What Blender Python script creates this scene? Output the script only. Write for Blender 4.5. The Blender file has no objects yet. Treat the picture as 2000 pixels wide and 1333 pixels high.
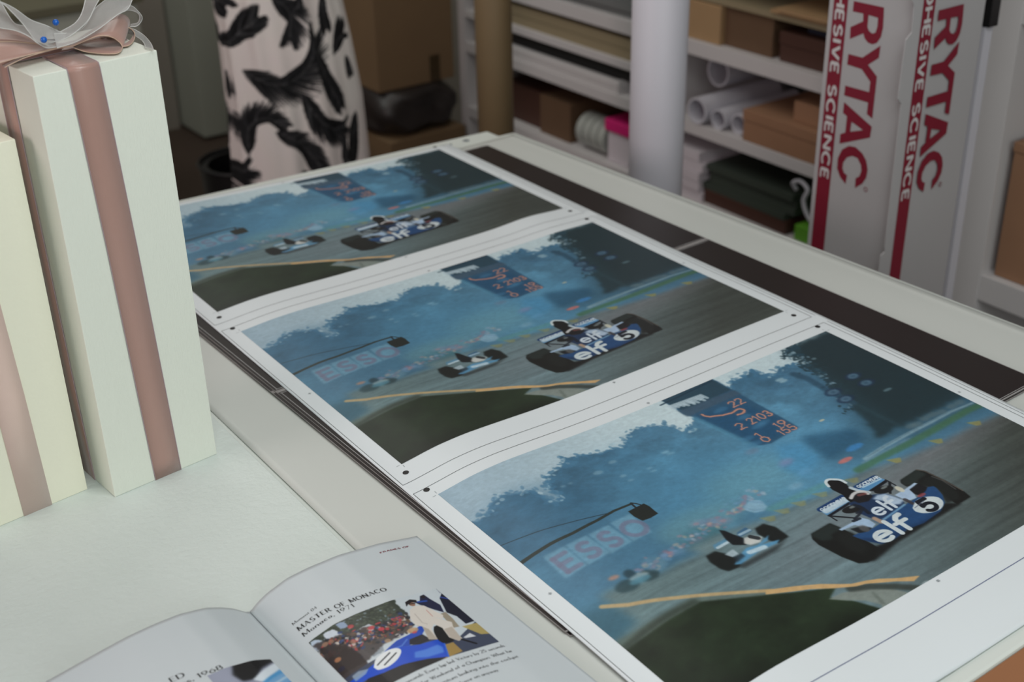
import bpy, bmesh, math, random
import numpy as np
from mathutils import Vector, Matrix
random.seed(7)
RNG = np.random.default_rng(5)
S = bpy.context.scene
COL = S.collection
R = math.radians

# ------------------------------------------------------------------ camera
CAM_Z = 1.70
cam_d = bpy.data.cameras.new('camera')
cam = bpy.data.objects.new('camera', cam_d)
COL.objects.link(cam)
rt = Vector((0.809362, -0.586941, -0.020804))
dn = Vector((-0.288237, -0.366102, -0.884810))
fw = Vector((0.511715, 0.722129, -0.465487))
m = Matrix.Identity(4)
for i in range(3):
    m[i][0] = rt[i]; m[i][1] = -dn[i]; m[i][2] = -fw[i]
m[2][3] = CAM_Z
cam.matrix_world = m
cam_d.sensor_width = 36.0
cam_d.lens = 45.823
cam_d.clip_start = 0.05
cam_d.dof.use_dof = True
cam_d.dof.focus_distance = 1.40
cam_d.dof.aperture_fstop = 5.2
S.camera = cam

# ------------------------------------------------------------------ light
w = bpy.data.worlds.new('world'); S.world = w; w.use_nodes = True
w.node_tree.nodes['Background'].inputs[0].default_value = (0.62, 0.66, 0.66, 1)
w.node_tree.nodes['Background'].inputs[1].default_value = 0.19
def area(name, loc, target, sx, sy, power, color):
    d = bpy.data.lights.new(name, 'AREA'); d.shape = 'RECTANGLE'
    d.size = sx; d.size_y = sy; d.energy = power; d.color = color
    o = bpy.data.objects.new(name, d); COL.objects.link(o)
    o.location = loc
    o.rotation_euler = (Vector(target)-Vector(loc)).to_track_quat('-Z', 'Y').to_euler()
    return o
# daylight through the window behind the photographer
area('window_light', (0.0, -1.9, 1.9), (0.5, 1.2, 0.9), 2.4, 1.8, 27, (0.93, 1.0, 0.965))
# added overhead fill, brightens flat surfaces at the front of the table
area('table_fill_light', (0.65, 0.30, 2.45), (0.80, 0.75, 0.9), 1.3, 0.5, 14.5, (0.97, 1.0, 0.995))
area('back_fill_light', (0.9, 4.0, 2.8), (1.2, 4.4, 0.0), 1.6, 0.5, 16, (0.96, 1.0, 0.95))  # unseen fill added to lift the dark cabinet and floor at the back
# a warmer pinkish window on the left
area('side_window_light', (-2.6, 1.4, 2.0), (1.6, 1.6, 0.9), 0.9, 1.0, 26, (1.0, 0.80, 0.80))
# ceiling lamp over the aisle
area('ceiling_lamp', (1.0, 2.4, 2.75), (1.0, 2.4, 0.0), 1.6, 0.5, 9, (1.0, 0.95, 0.88))
S.view_settings.view_transform = 'Standard'
S.view_settings.look = 'None'
S.view_settings.exposure = 0.0
S.view_settings.gamma = 1.0
S.view_settings.use_curve_mapping = False

# ------------------------------------------------------------------ helpers
def s2l(c):
    c = np.asarray(c, float)/255.0
    return np.where(c <= 0.04045, c/12.92, ((c+0.055)/1.055)**2.4)
def mat(name, rgb, rough=0.6, noise=0.0, scale=20, bump=0.0, bscale=200, metal=0.0, spec=0.5, sheen=0.0, stretch=(1, 1, 1), rgb2=None):
    m = bpy.data.materials.new(name); m.use_nodes = True
    nt = m.node_tree; b = nt.nodes['Principled BSDF']
    c = tuple(float(v) for v in s2l(rgb))+(1,)
    b.inputs['Base Color'].default_value = c
    b.inputs['Roughness'].default_value = rough
    b.inputs['Metallic'].default_value = metal
    b.inputs['Specular IOR Level'].default_value = spec
    if sheen: b.inputs['Sheen Weight'].default_value = sheen
    tc = nt.nodes.new('ShaderNodeTexCoord'); mp = nt.nodes.new('ShaderNodeMapping')
    mp.inputs['Scale'].default_value = stretch
    nt.links.new(tc.outputs['Object'], mp.inputs[0])
    n = nt.nodes.new('ShaderNodeTexNoise'); n.inputs['Scale'].default_value = scale
    n.inputs['Detail'].default_value = 5
    nt.links.new(mp.outputs[0], n.inputs[0])
    mx = nt.nodes.new('ShaderNodeMix'); mx.data_type = 'RGBA'
    mx.inputs[6].default_value = c
    c2 = tuple(float(v) for v in (s2l(rgb2) if rgb2 else np.array(c[:3])*(1-noise)))+(1,)
    mx.inputs[7].default_value = c2
    nt.links.new(n.outputs[0], mx.inputs[0])
    nt.links.new(mx.outputs[2], b.inputs['Base Color'])
    if bump:
        n2 = nt.nodes.new('ShaderNodeTexNoise'); n2.inputs['Scale'].default_value = bscale; n2.inputs['Detail'].default_value = 3
        nt.links.new(mp.outputs[0], n2.inputs[0])
        bp = nt.nodes.new('ShaderNodeBump'); bp.inputs['Strength'].default_value = bump; bp.inputs['Distance'].default_value = 0.001
        nt.links.new(n2.outputs[0], bp.inputs['Height']); nt.links.new(bp.outputs[0], b.inputs['Normal'])
    return m
def mat_attr(name, rough=0.4, spec=0.5):
    m = bpy.data.materials.new(name); m.use_nodes = True
    nt = m.node_tree; b = nt.nodes['Principled BSDF']
    a = nt.nodes.new('ShaderNodeVertexColor'); a.layer_name = 'ink'
    nt.links.new(a.outputs['Color'], b.inputs['Base Color'])
    b.inputs['Roughness'].default_value = rough; b.inputs['Specular IOR Level'].default_value = spec
    return m
M = dict(
    paper=mat('print_paper', (222, 229, 232), .45, .015, 6, spec=.4),
    ink=mat('black_ink', (22, 22, 24), .5, .1),
    bluemark=mat('trim_ink', (88, 98, 140), .5, .1),
    greymark=mat('grey_ink', (120, 128, 132), .5, .1),
    dark=mat('dark_print', (38, 31, 30), .38, .15, 3, spec=.4),
    whiteline=mat('pale_line', (190, 190, 190), .5, .05),
    edge=mat('paper_edge', (150, 146, 144), .7, .3, 300),
    table=mat('table_laminate', (216, 222, 216), .42, .03, 4),
    cloth=mat('table_paper', (203, 207, 202), .45, .05, 3, bump=.15, bscale=12),
    board=mat('painted_board', (218, 227, 223), .6, .05, 9, bump=.9, bscale=140, rgb2=(207, 217, 212)),
    giftwhite=mat('linen_white_card', (233, 237, 225), .6, .02, 200, bump=.55, bscale=260, stretch=(3, 3, .35)),
    giftcream=mat('cream_card', (240, 239, 219), .6, .02, 200, bump=.3, bscale=260),
    page=mat('book_page', (200, 208, 212), .4, .01, 8, spec=.45),
    pageedge=mat('page_edges', (205, 205, 200), .8, .25, 400, stretch=(1, 1, 30)),
    kraftbig=mat('dull_kraft_card', (122, 98, 70), .75, .14, 10),
    kraft=mat('kraft_card', (158, 118, 90), .75, .12, 14),
    kraftdark=mat('dark_kraft_card', (104, 78, 56), .75, .15, 14),
    kraftlight=mat('light_kraft_card', (172, 140, 102), .7, .1, 14),
    kraftred=mat('reddish_card', (78, 48, 38), .6, .2, 10),
    tape=mat('brown_tape', (70, 56, 36), .35, .15),
    shelf=mat('white_shelf_board', (206, 202, 202), .5, .04, 5),
    tubew=mat('white_tube', (206, 204, 212), .5, .02, 5),
    tubeb=mat('brown_tube', (124, 104, 74), .65, .1, 18),
    red=mat('crimson_ink', (128, 24, 46), .5, .04),
    cartonw=mat('white_carton', (180, 177, 178), .55, .03, 8),
    floor=mat('brown_floor', (82, 66, 56), .55, .4, 5, stretch=(1, .15, 1)),
    wall=mat('grey_wall', (150, 142, 132), .8, .08, 3),
    cab=mat('grey_white_cabinet', (176, 178, 166), .6, .05, 3),
    black=mat('black_plastic', (20, 20, 21), .45, .2, 12),
    bag=mat('black_bag_film', (50, 44, 42), .42, .4, 9, bump=1.0, bscale=9),
    olive=mat('olive_board', (104, 100, 80), .7, .15, 8),
    tan=mat('tan_board', (150, 136, 108), .7, .12, 8),
    grey=mat('grey_board', (120, 122, 122), .6, .1, 8),
    green=mat('green_box', (96, 158, 44), .55, .05),
    dgreen=mat('dark_green_folder', (62, 70, 62), .6, .12, 30, stretch=(1, 1, 20)),
    pink=mat('pink_plastic', (214, 40, 120), .4, .05),
    lav=mat('pale_lilac_paper', (214, 206, 212), .55, .05, 30, stretch=(1, 1, 20)),
    navy=mat('navy_fabric', (40, 44, 62), .7, .2),
    metal=mat('steel', (170, 172, 176), .25, .05, metal=1.0),
    pinblue=mat('blue_glass_head', (20, 96, 190), .15, .02),
    clear=mat('clear_tape_roll', (176, 180, 174), .2, .15, 30),
    brown=mat('brown_board', (156, 106, 70), .6, .12, 10, rgb2=(138, 92, 60)),
)
def satin(name, rgb, edge):
    m = mat(name, rgb, .27, .04, 60, bump=.12, bscale=900, sheen=.3)
    b = m.node_tree.nodes['Principled BSDF']; b.inputs['Anisotropic'].default_value = .6
    return m
M['satin'] = satin('pink_satin', (177, 141, 130), None)
M['satinpale'] = satin('pale_pink_satin', (226, 198, 187), None)
M['satinedge2'] = mat('ribbon_side_thread', (172, 150, 156), .6, .1)
M['satinedge'] = mat('ribbon_edge_thread', (206, 178, 156), .6, .1)
def organza():
    m = bpy.data.materials.new('sheer_organza'); m.use_nodes = True
    nt = m.node_tree; b = nt.nodes['Principled BSDF']; out = nt.nodes['Material Output']
    b.inputs['Base Color'].default_value = (.88, .88, .86, 1); b.inputs['Roughness'].default_value = .35
    tr = nt.nodes.new('ShaderNodeBsdfTransparent'); mx = nt.nodes.new('ShaderNodeMixShader')
    n = nt.nodes.new('ShaderNodeTexNoise'); n.inputs['Scale'].default_value = 160
    n.inputs['Detail'].default_value = 6
    bp = nt.nodes.new('ShaderNodeBump'); bp.inputs['Strength'].default_value = .7; bp.inputs['Distance'].default_value = .002
    nt.links.new(n.outputs[0], bp.inputs['Height']); nt.links.new(bp.outputs[0], b.inputs['Normal']); b.inputs['Roughness'].default_value = .22
    mr = nt.nodes.new('ShaderNodeMapRange'); mr.inputs[3].default_value = .48; mr.inputs[4].default_value = .86
    tl = nt.nodes.new('ShaderNodeBsdfTranslucent'); tl.inputs[0].default_value = (.8, .8, .8, 1)
    m2 = nt.nodes.new('ShaderNodeMixShader'); m2.inputs[0].default_value = .3
    nt.links.new(b.outputs[0], m2.inputs[1]); nt.links.new(tl.outputs[0], m2.inputs[2])
    nt.links.new(n.outputs[0], mr.inputs[0]); nt.links.new(mr.outputs[0], mx.inputs[0])
    nt.links.new(tr.outputs[0], mx.inputs[1]); nt.links.new(m2.outputs[0], mx.inputs[2])
    nt.links.new(mx.outputs[0], out.inputs[0])
    return m
M['organza'] = organza()
M['organzaedge'] = mat('organza_edge_thread', (205, 205, 202), .5, .1)
M['photo'] = mat_attr('photo_print', .42, .4)
M['pagephoto'] = mat_attr('page_photo', .36, .45)
M['dress'] = mat_attr('feather_print_fabric', .8, .2)

def tag(o, label=None, cat=None, group=None, kind=None):
    if label: o['label'] = label
    if cat: o['category'] = cat
    if group: o['group'] = group
    if kind: o['kind'] = kind
    return o
def empty(name, loc=(0, 0, 0), rz=0.0):
    o = bpy.data.objects.new(name, None); COL.objects.link(o)
    o.location = loc; o.rotation_euler = (0, 0, rz); o.empty_display_size = .05
    return o
def link(name, me, m, parent=None, smooth=False):
    if m is not None: me.materials.append(m)
    if smooth:
        me.polygons.foreach_set('use_smooth', [True]*len(me.polygons))
    o = bpy.data.objects.new(name, me); COL.objects.link(o)
    if parent is not None: o.parent = parent
    return o
class MB:
    def __init__(s): s.v = []; s.f = []
    def add(s, vs, fs):
        n = len(s.v); s.v += [tuple(map(float, p)) for p in vs]; s.f += [tuple(n+i for i in f) for f in fs]
    def box(s, x0, y0, z0, x1, y1, z1):
        s.add([(x0, y0, z0), (x1, y0, z0), (x1, y1, z0), (x0, y1, z0), (x0, y0, z1), (x1, y0, z1), (x1, y1, z1), (x0, y1, z1)],
              [(0, 3, 2, 1), (4, 5, 6, 7), (0, 1, 5, 4), (1, 2, 6, 5), (2, 3, 7, 6), (3, 0, 4, 7)])
    def prism(s, pts, z0, z1):
        n = len(pts)
        s.add([(x, y, z0) for x, y in pts]+[(x, y, z1) for x, y in pts],
              [tuple(range(n-1, -1, -1)), tuple(range(n, 2*n))]+[(i, (i+1) % n, n+(i+1) % n, n+i) for i in range(n)])
    def tube(s, p0, p1, r0, r1=None, n=24, caps=True, hollow=None):
        r1 = r0 if r1 is None else r1
        p0 = Vector(p0); p1 = Vector(p1); d = (p1-p0).normalized()
        a = d.orthogonal().normalized(); b = d.cross(a)
        ring = lambda c, r: [tuple(c+(a*math.cos(2*math.pi*i/n)+b*math.sin(2*math.pi*i/n))*r) for i in range(n)]
        if hollow:
            vs = ring(p0, r0)+ring(p1, r1)+ring(p0, hollow)+ring(p1, hollow); fs = []
            for i in range(n):
                j = (i+1) % n
                fs += [(i, j, n+j, n+i), (2*n+j, 2*n+i, 3*n+i, 3*n+j), (j, i, 2*n+i, 2*n+j), (n+i, n+j, 3*n+j, 3*n+i)]
            s.add(vs, fs); return
        fs = [(i, (i+1) % n, n+(i+1) % n, n+i) for i in range(n)]
        if caps: fs += [tuple(range(n-1, -1, -1)), tuple(range(n, 2*n))]
        s.add(ring(p0, r0)+ring(p1, r1), fs)
    def path(s, pts, r, n=8):
        pts = [Vector(p) for p in pts]; rings = []
        a = None
        for i, p in enumerate(pts):
            d = (pts[min(i+1, len(pts)-1)]-pts[max(i-1, 0)]).normalized()
            if a is None: a = d.orthogonal().normalized()
            a = (a-d*a.dot(d)).normalized(); b = d.cross(a)
            rings.append([tuple(p+(a*math.cos(2*math.pi*k/n)+b*math.sin(2*math.pi*k/n))*r) for k in range(n)])
        vs = [v for rg in rings for v in rg]; fs = []
        for i in range(len(pts)-1):
            for k in range(n):
                fs.append((i*n+k, i*n+(k+1) % n, (i+1)*n+(k+1) % n, (i+1)*n+k))
        s.add(vs, fs+[tuple(range(n-1, -1, -1)), tuple(range((len(pts)-1)*n, len(pts)*n))])
    def sphere(s, c, r, n=20, k=12, sz=1.0):
        vs = []; fs = []
        for i in range(1, k):
            t = math.pi*i/k
            for j in range(n):
                p = 2*math.pi*j/n
                vs.append((c[0]+r*math.sin(t)*math.cos(p), c[1]+r*math.sin(t)*math.sin(p), c[2]+r*sz*math.cos(t)))
        vs += [(c[0], c[1], c[2]+r*sz), (c[0], c[1], c[2]-r*sz)]
        for i in range(k-2):
            for j in range(n): fs.append((i*n+j, (i+1)*n+j, (i+1)*n+(j+1) % n, i*n+(j+1) % n))
        for j in range(n):
            fs.append((len(vs)-2, j, (j+1) % n)); fs.append((len(vs)-1, (k-2)*n+(j+1) % n, (k-2)*n+j))
        s.add(vs, fs)
    def build(s, name, m, parent=None, smooth=False, bevel=0.0):
        me = bpy.data.meshes.new(name); me.from_pydata(s.v, [], s.f); me.update()
        if bevel or True:
            bm = bmesh.new(); bm.from_mesh(me)
            if bevel:
                bmesh.ops.bevel(bm, geom=bm.edges[:], offset=bevel, segments=2, affect='EDGES', profile=.6)
            bmesh.ops.recalc_face_normals(bm, faces=bm.faces)
            bm.to_mesh(me); bm.free()
        return link(name, me, m, parent, smooth)
def grid_mesh(name, P, m, parent=None, smooth=True, colors=None, thick=0.0):
    """P: (rows, cols, 3) array -> quad grid"""
    nr, nc = P.shape[:2]
    idx = np.arange(nr*nc).reshape(nr, nc)
    q = np.stack([idx[:-1, :-1], idx[1:, :-1], idx[1:, 1:], idx[:-1, 1:]], -1).reshape(-1, 4).astype(np.int32)
    me = bpy.data.meshes.new(name)
    me.vertices.add(nr*nc); me.vertices.foreach_set('co', P.reshape(-1).astype(np.float32))
    me.loops.add(q.size); me.loops.foreach_set('vertex_index', q.reshape(-1))
    me.polygons.add(len(q)); me.polygons.foreach_set('loop_start', np.arange(len(q), dtype=np.int32)*4)
    me.polygons.foreach_set('use_smooth', np.full(len(q), smooth, dtype=bool))
    me.update(calc_edges=True); me.validate()
    if colors is not None:
        a = me.color_attributes.new('ink', 'BYTE_COLOR', 'POINT')
        c = np.ones((nr*nc, 4), np.float32); c[:, :3] = colors.reshape(-1, 3)
        a.data.foreach_set('color_srgb', c.reshape(-1))
    o = link(name, me, m, parent)
    if thick:
        md = o.modifiers.new('thickness', 'SOLIDIFY'); md.thickness = thick; md.offset = -1
    return o
def catmull(pts, n=10):
    P = np.array(pts, float); P = np.vstack([2*P[0]-P[1], P, 2*P[-1]-P[-2]])
    out = []
    for i in range(1, len(P)-2):
        for k in range(n):
            t = k/n
            out.append(.5*((2*P[i])+(-P[i-1]+P[i+1])*t+(2*P[i-1]-5*P[i]+4*P[i+1]-P[i+2])*t*t+(-P[i-1]+3*P[i]-3*P[i+1]+P[i+2])*t**3))
    out.append(P[-2]); return np.array(out)
def resample(P, n):
    d = np.r_[0, np.cumsum(np.linalg.norm(np.diff(P, axis=0), axis=1))]
    t = np.linspace(0, d[-1], n)
    return np.stack([np.interp(t, d, P[:, k]) for k in range(P.shape[1])], 1)

# ------------------------------------------------------------------ painted-ink canvas (prints are ink on paper)
def smooth_noise(h, w_, cy, cx, seed):
    r = np.random.default_rng(seed); g = r.random((cy+2, cx+2))
    y = np.linspace(0, cy, h); x = np.linspace(0, cx, w_)
    yi = np.minimum(y.astype(int), cy); xi = np.minimum(x.astype(int), cx)
    fy = (y-yi)[:, None]; fx = (x-xi)[None]; fy = fy*fy*(3-2*fy); fx = fx*fx*(3-2*fx)
    a = g[yi][:, xi]; b = g[yi][:, xi+1]; c = g[yi+1][:, xi]; d = g[yi+1][:, xi+1]
    return (a*(1-fx)+b*fx)*(1-fy)+(c*(1-fx)+d*fx)*fy
def fbm(h, w_, base, seed, oct=5, ax=1.0, ay=1.0):
    o = np.zeros((h, w_)); amp = 1; tot = 0
    for k in range(oct):
        o += amp*smooth_noise(h, w_, max(1, int(base*ay*2**k)), max(1, int(base*ax*2**k)), seed+k); tot += amp; amp *= .55
    return o/tot
def blur(a, s):
    if s <= 0.3: return a
    r = int(math.ceil(s*2.5)); k = np.exp(-np.arange(-r, r+1)**2/(2*s*s)); k /= k.sum()
    for ax in (0, 1):
        p = [(0, 0), (0, 0)]; p[ax] = (r, r)
        b = np.pad(a, p, mode='edge'); o = np.zeros_like(a)
        for i, kv in enumerate(k):
            sl = [slice(None), slice(None)]; sl[ax] = slice(i, i+a.shape[ax]); o += kv*b[tuple(sl)]
        a = o
    return a
class Canvas:
    def __init__(s, w_, h, col):
        s.w = w_; s.h = h; s.a = np.empty((h, w_, 3)); s.a[:] = np.array(col, float)
    def px(s, pts):
        p = np.array(pts, float); return np.stack([p[:, 0]*(s.w-1), p[:, 1]*(s.h-1)], 1)
    def box(s, P, pad):
        x0 = int(max(0, math.floor(P[:, 0].min()-pad))); x1 = int(min(s.w, math.ceil(P[:, 0].max()+pad)+1))
        y0 = int(max(0, math.floor(P[:, 1].min()-pad))); y1 = int(min(s.h, math.ceil(P[:, 1].max()+pad)+1))
        return x0, x1, y0, y1
    def put(s, m, x0, x1, y0, y1, col, alpha):
        m = (m*alpha)[..., None]; s.a[y0:y1, x0:x1] = s.a[y0:y1, x0:x1]*(1-m)+np.array(col, float)*m
    def mask_poly(s, P, x0, x1, y0, y1):
        acc = 0
        for dy in (-.25, .25):
            for dx in (-.25, .25):
                X, Y = np.meshgrid(np.arange(x0, x1)+dx, np.arange(y0, y1)+dy); c = np.zeros(X.shape, bool)
                n = len(P)
                for i in range(n):
                    ax, ay = P[i]; bx, by = P[(i+1) % n]
                    if ay == by: continue
                    t = ((ay > Y) != (by > Y)) & (X < (bx-ax)*(Y-ay)/(by-ay)+ax); c ^= t
                acc = acc+c
        return acc/4.0
    def poly(s, pts, col, alpha=1.0, soft=0.0, rag=0.0, seed=1):
        P = s.px(pts)
        if rag:
            Q = []; r = np.random.default_rng(seed)
            for i in range(len(P)):
                a, b = P[i], P[(i+1) % len(P)]; k = max(1, int(np.hypot(*(b-a))/5))
                for j in range(k): Q.append(a+(b-a)*j/k+(r.random(2)-.5)*rag)
            P = np.array(Q)
        pad = soft*3+2
        x0, x1, y0, y1 = s.box(P, pad)
        if x1 <= x0 or y1 <= y0: return
        s.put(blur(s.mask_poly(P, x0, x1, y0, y1), soft), x0, x1, y0, y1, col, alpha)
    def line(s, pts, wd, col, alpha=1.0, soft=0.0, w1=None, sm=0):
        if sm: pts = catmull(pts, sm)
        P = s.px(pts); wd = wd*s.w; w1 = wd if w1 is None else w1*s.w
        pad = max(wd, w1)/2+soft*3+2; x0, x1, y0, y1 = s.box(P, pad)
        if x1 <= x0 or y1 <= y0: return
        X, Y = np.meshgrid(np.arange(x0, x1), np.arange(y0, y1)); best = np.zeros(X.shape)
        n = len(P)-1
        for i in range(n):
            a, b = P[i], P[i+1]; d = b-a; L = max(d@d, 1e-9)
            t = np.clip(((X-a[0])*d[0]+(Y-a[1])*d[1])/L, 0, 1)
            D = np.hypot(X-a[0]-t*d[0], Y-a[1]-t*d[1]); ww = wd+(w1-wd)*(i+t)/n
            best = np.maximum(best, np.clip(.5+(ww/2-D), 0, 1))
        s.put(blur(best, soft), x0, x1, y0, y1, col, alpha)
    def ell(s, c, rx, ry, col, ang=0.0, alpha=1.0, soft=0.0):
        t = np.linspace(0, 2*np.pi, 28)[:-1]; k = s.w/s.h
        X = rx*np.cos(t); Y = ry*np.sin(t)
        s.poly([(c[0]+x*math.cos(ang)-y*math.sin(ang), c[1]+(x*math.sin(ang)+y*math.cos(ang))*k) for x, y in zip(X, Y)], col, alpha, soft)
    def down(s, w_, h):
        yi = np.linspace(0, s.h-1, h); xi = np.linspace(0, s.w-1, w_); a = s.a
        if s.w > w_*1.3:
            k = s.w/w_*.35; a = np.stack([blur(a[..., c], k) for c in range(3)], -1)
        y0 = np.minimum(yi.astype(int), s.h-2); x0 = np.minimum(xi.astype(int), s.w-2)
        fy = (yi-y0)[:, None, None]; fx = (xi-x0)[None, :, None]
        return (a[y0][:, x0]*(1-fx)+a[y0][:, x0+1]*fx)*(1-fy)+(a[y0+1][:, x0]*(1-fx)+a[y0+1][:, x0+1]*fx)*fy

# ------------------------------------------------------------------ stroke lettering
def arc(cx, cy, rx, ry, a0, a1, n=14):
    return [(cx+rx*math.cos(R(a0+(a1-a0)*i/n)), cy+ry*math.sin(R(a0+(a1-a0)*i/n))) for i in range(n+1)]
GL = {
 'A': (.80, [[(0, 0), (.40, 1)], [(.40, 1), (.80, 0)], [(.15, .36), (.65, .36)]]),
 'B': (.62, [[(0, 0), (0, 1)], [(0, 1)]+arc(.30, .75, .26, .25, 90, -90)+[(0, .5)], [(0, .5)]+arc(.34, .25, .28, .25, 90, -90)+[(0, 0)]]),
 'C': (.78, [arc(.42, .5, .42, .5, 50, 310, 22)]),
 'D': (.76, [[(0, 0), (0, 1)], [(0, 1)]+arc(.30, .5, .46, .5, 90, -90, 18)+[(0, 0)]]),
 'E': (.56, [[(0, 0), (0, 1)], [(0, 1), (.54, 1)], [(0, .52), (.46, .52)], [(0, 0), (.56, 0)]]),
 'F': (.54, [[(0, 0), (0, 1)], [(0, 1), (.54, 1)], [(0, .52), (.46, .52)]]),
 'H': (.70, [[(0, 0), (0, 1)], [(.7, 0), (.7, 1)], [(0, .5), (.7, .5)]]),
 'I': (.06, [[(.03, 0), (.03, 1)]]),
 'K': (.66, [[(0, 0), (0, 1)], [(.62, 1), (0, .38)], [(.2, .56), (.66, 0)]]),
 'L': (.50, [[(0, 1), (0, 0)], [(0, 0), (.5, 0)]]),
 'M': (.90, [[(0, 0), (.05, 1)], [(.05, 1), (.45, .05)], [(.45, .05), (.85, 1)], [(.85, 1), (.90, 0)]]),
 'N': (.74, [[(0, 0), (0, 1)], [(0, 1), (.74, 0)], [(.74, 0), (.74, 1)]]),
 'O': (.92, [arc(.46, .5, .46, .5, 90, 450, 26)]),
 'P': (.58, [[(0, 0), (0, 1)], [(0, 1)]+arc(.30, .73, .27, .27, 90, -90)+[(0, .46)]]),
 'R': (.66, [[(0, 0), (0, 1)], [(0, 1)]+arc(.30, .75, .27, .25, 90, -90)+[(0, .5)], [(.28, .5), (.66, 0)]]),
 'S': (.58, [arc(.29, .75, .25, .25, 40, 270, 14)+arc(.29, .25, .28, .25, 90, -140, 14)]),
 'T': (.70, [[(.35, 0), (.35, 1)], [(0, 1), (.7, 1)]]),
 'V': (.72, [[(0, 1), (.36, 0)], [(.36, 0), (.72, 1)]]),
 'W': (1.05, [[(0, 1), (.28, 0)], [(.28, 0), (.52, .9)], [(.52, .9), (.78, 0)], [(.78, 0), (1.05, 1)]]),
 'Y': (.70, [[(0, 1), (.35, .48)], [(.70, 1), (.35, .48)], [(.35, .48), (.35, 0)]]),
 '0': (.60, [arc(.3, .5, .28, .5, 90, 450, 22)]),
 '1': (.30, [[(.02, .82), (.2, 1), (.2, 0)]]),
 '2': (.56, [arc(.27, .74, .26, .26, 160, -30, 12)+[(0, 0)], [(0, 0), (.56, 0)]]),
 '3': (.54, [arc(.26, .75, .23, .24, 150, -90, 12)+arc(.26, .26, .27, .26, 90, -150, 14)]),
 'G': (.82, [arc(.42, .5, .42, .5, 50, 340, 22)+[(.82, .44), (.5, .44)]]),
 '4': (.62, [[(.45, 0), (.45, 1), (0, .3), (.62, .3)]]),
 '5': (.58, [[(.52, 1), (.12, 1), (.06, .56)]+arc(.27, .32, .28, .32, 120, -150, 16)]),
 '6': (.58, [[(.46, .98), (.2, .7), (.04, .38)], arc(.29, .30, .27, .30, 90, 450, 20)]),
 '7': (.56, [[(0, 1), (.56, 1), (.18, 0)]]),
 '8': (.58, [arc(.29, .76, .22, .24, 90, 450, 18), arc(.29, .27, .28, .27, 90, 450, 20)]),
 '9': (.58, [arc(.29, .70, .27, .30, 90, 450, 20), [(.55, .62), (.38, .3), (.12, .02)]]),
 'a': (.46, [arc(.22, .21, .21, .22, 90, 450, 16), [(.44, .44), (.44, 0)]]),
 'b': (.46, [[(0, 0), (0, 1)], arc(.23, .22, .22, .22, 90, 450, 16)]),
 'c': (.42, [arc(.23, .22, .22, .22, 50, 310, 14)]),
 'd': (.46, [[(.45, 0), (.45, 1)], arc(.22, .22, .22, .22, 90, 450, 16)]),
 'e': (.46, [[(.02, .24), (.44, .24)]+arc(.23, .22, .22, .22, 5, 310, 16)]),
 'f': (.32, [[(.32, .98), (.18, .92), (.12, .8), (.12, 0)], [(0, .46), (.28, .46)]]),
 'g': (.46, [arc(.22, .22, .21, .22, 90, 450, 16), [(.44, .44), (.44, -.1), (.3, -.26), (.06, -.2)]]),
 'h': (.46, [[(0, 0), (0, 1)], [(0, .28), (.12, .44), (.34, .44), (.45, .3), (.45, 0)]]),
 'i': (.06, [[(.03, 0), (.03, .44)], [(.03, .60), (.03, .66)]]),
 'k': (.42, [[(0, 0), (0, 1)], [(.38, .44), (0, .16)], [(.14, .26), (.42, 0)]]),
 'l': (.06, [[(.03, 0), (.03, 1)]]),
 'm': (.76, [[(0, 0), (0, .44)], [(0, .3), (.1, .44), (.28, .44), (.38, .3), (.38, 0)], [(.38, .3), (.48, .44), (.66, .44), (.76, .3), (.76, 0)]]),
 'n': (.46, [[(0, 0), (0, .44)], [(0, .3), (.12, .44), (.34, .44), (.45, .3), (.45, 0)]]),
 'o': (.46, [arc(.23, .22, .23, .22, 90, 450, 18)]),
 'p': (.46, [[(0, -.28), (0, .44)], arc(.23, .22, .22, .22, 90, 450, 16)]),
 'r': (.30, [[(0, 0), (0, .44)], [(0, .28), (.12, .42), (.30, .43)]]),
 's': (.36, [arc(.18, .33, .15, .11, 40, 270, 8)+arc(.18, .11, .17, .11, 90, -140, 8)]),
 't': (.30, [[(.12, .66), (.12, .06), (.28, 0)], [(0, .44), (.28, .44)]]),
 'u': (.46, [[(0, .44), (0, .12), (.12, 0), (.32, 0), (.45, .14)], [(.45, .44), (.45, 0)]]),
 'v': (.44, [[(0, .44), (.22, 0)], [(.22, 0), (.44, .44)]]),
 'w': (.66, [[(0, .44), (.17, 0)], [(.17, 0), (.33, .40)], [(.33, .40), (.50, 0)], [(.50, 0), (.66, .44)]]),
 'y': (.44, [[(0, .44), (.22, 0)], [(.44, .44), (.22, 0), (.08, -.28)]]),
 ',': (.10, [[(.06, .05), (.02, -.14)]]), '.': (.08, [[(.04, 0), (.04, .05)]]),
}
def lay(text, gap=.17, space=.34):
    """strokes of a text laid on a baseline, cap height 1; returns (strokes, total width)"""
    x = 0; out = []
    for ch in text:
        if ch == ' ': x += space; continue
        w_, st = GL[ch]
        out += [[(x+px, py) for px, py in s_] for s_ in st]; x += w_+gap
    return out, x-gap
def art_text(c, text, u0, u1, vb, h, wd, col, alpha=1.0, soft=.5, sl=0.0, gap=.17):
    st, tw = lay(text, gap); k = (u1-u0)/tw
    for s_ in st: c.line([(u0+px*k, vb-py*h+px*k*sl) for px, py in s_], wd, col, alpha, soft)

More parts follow.
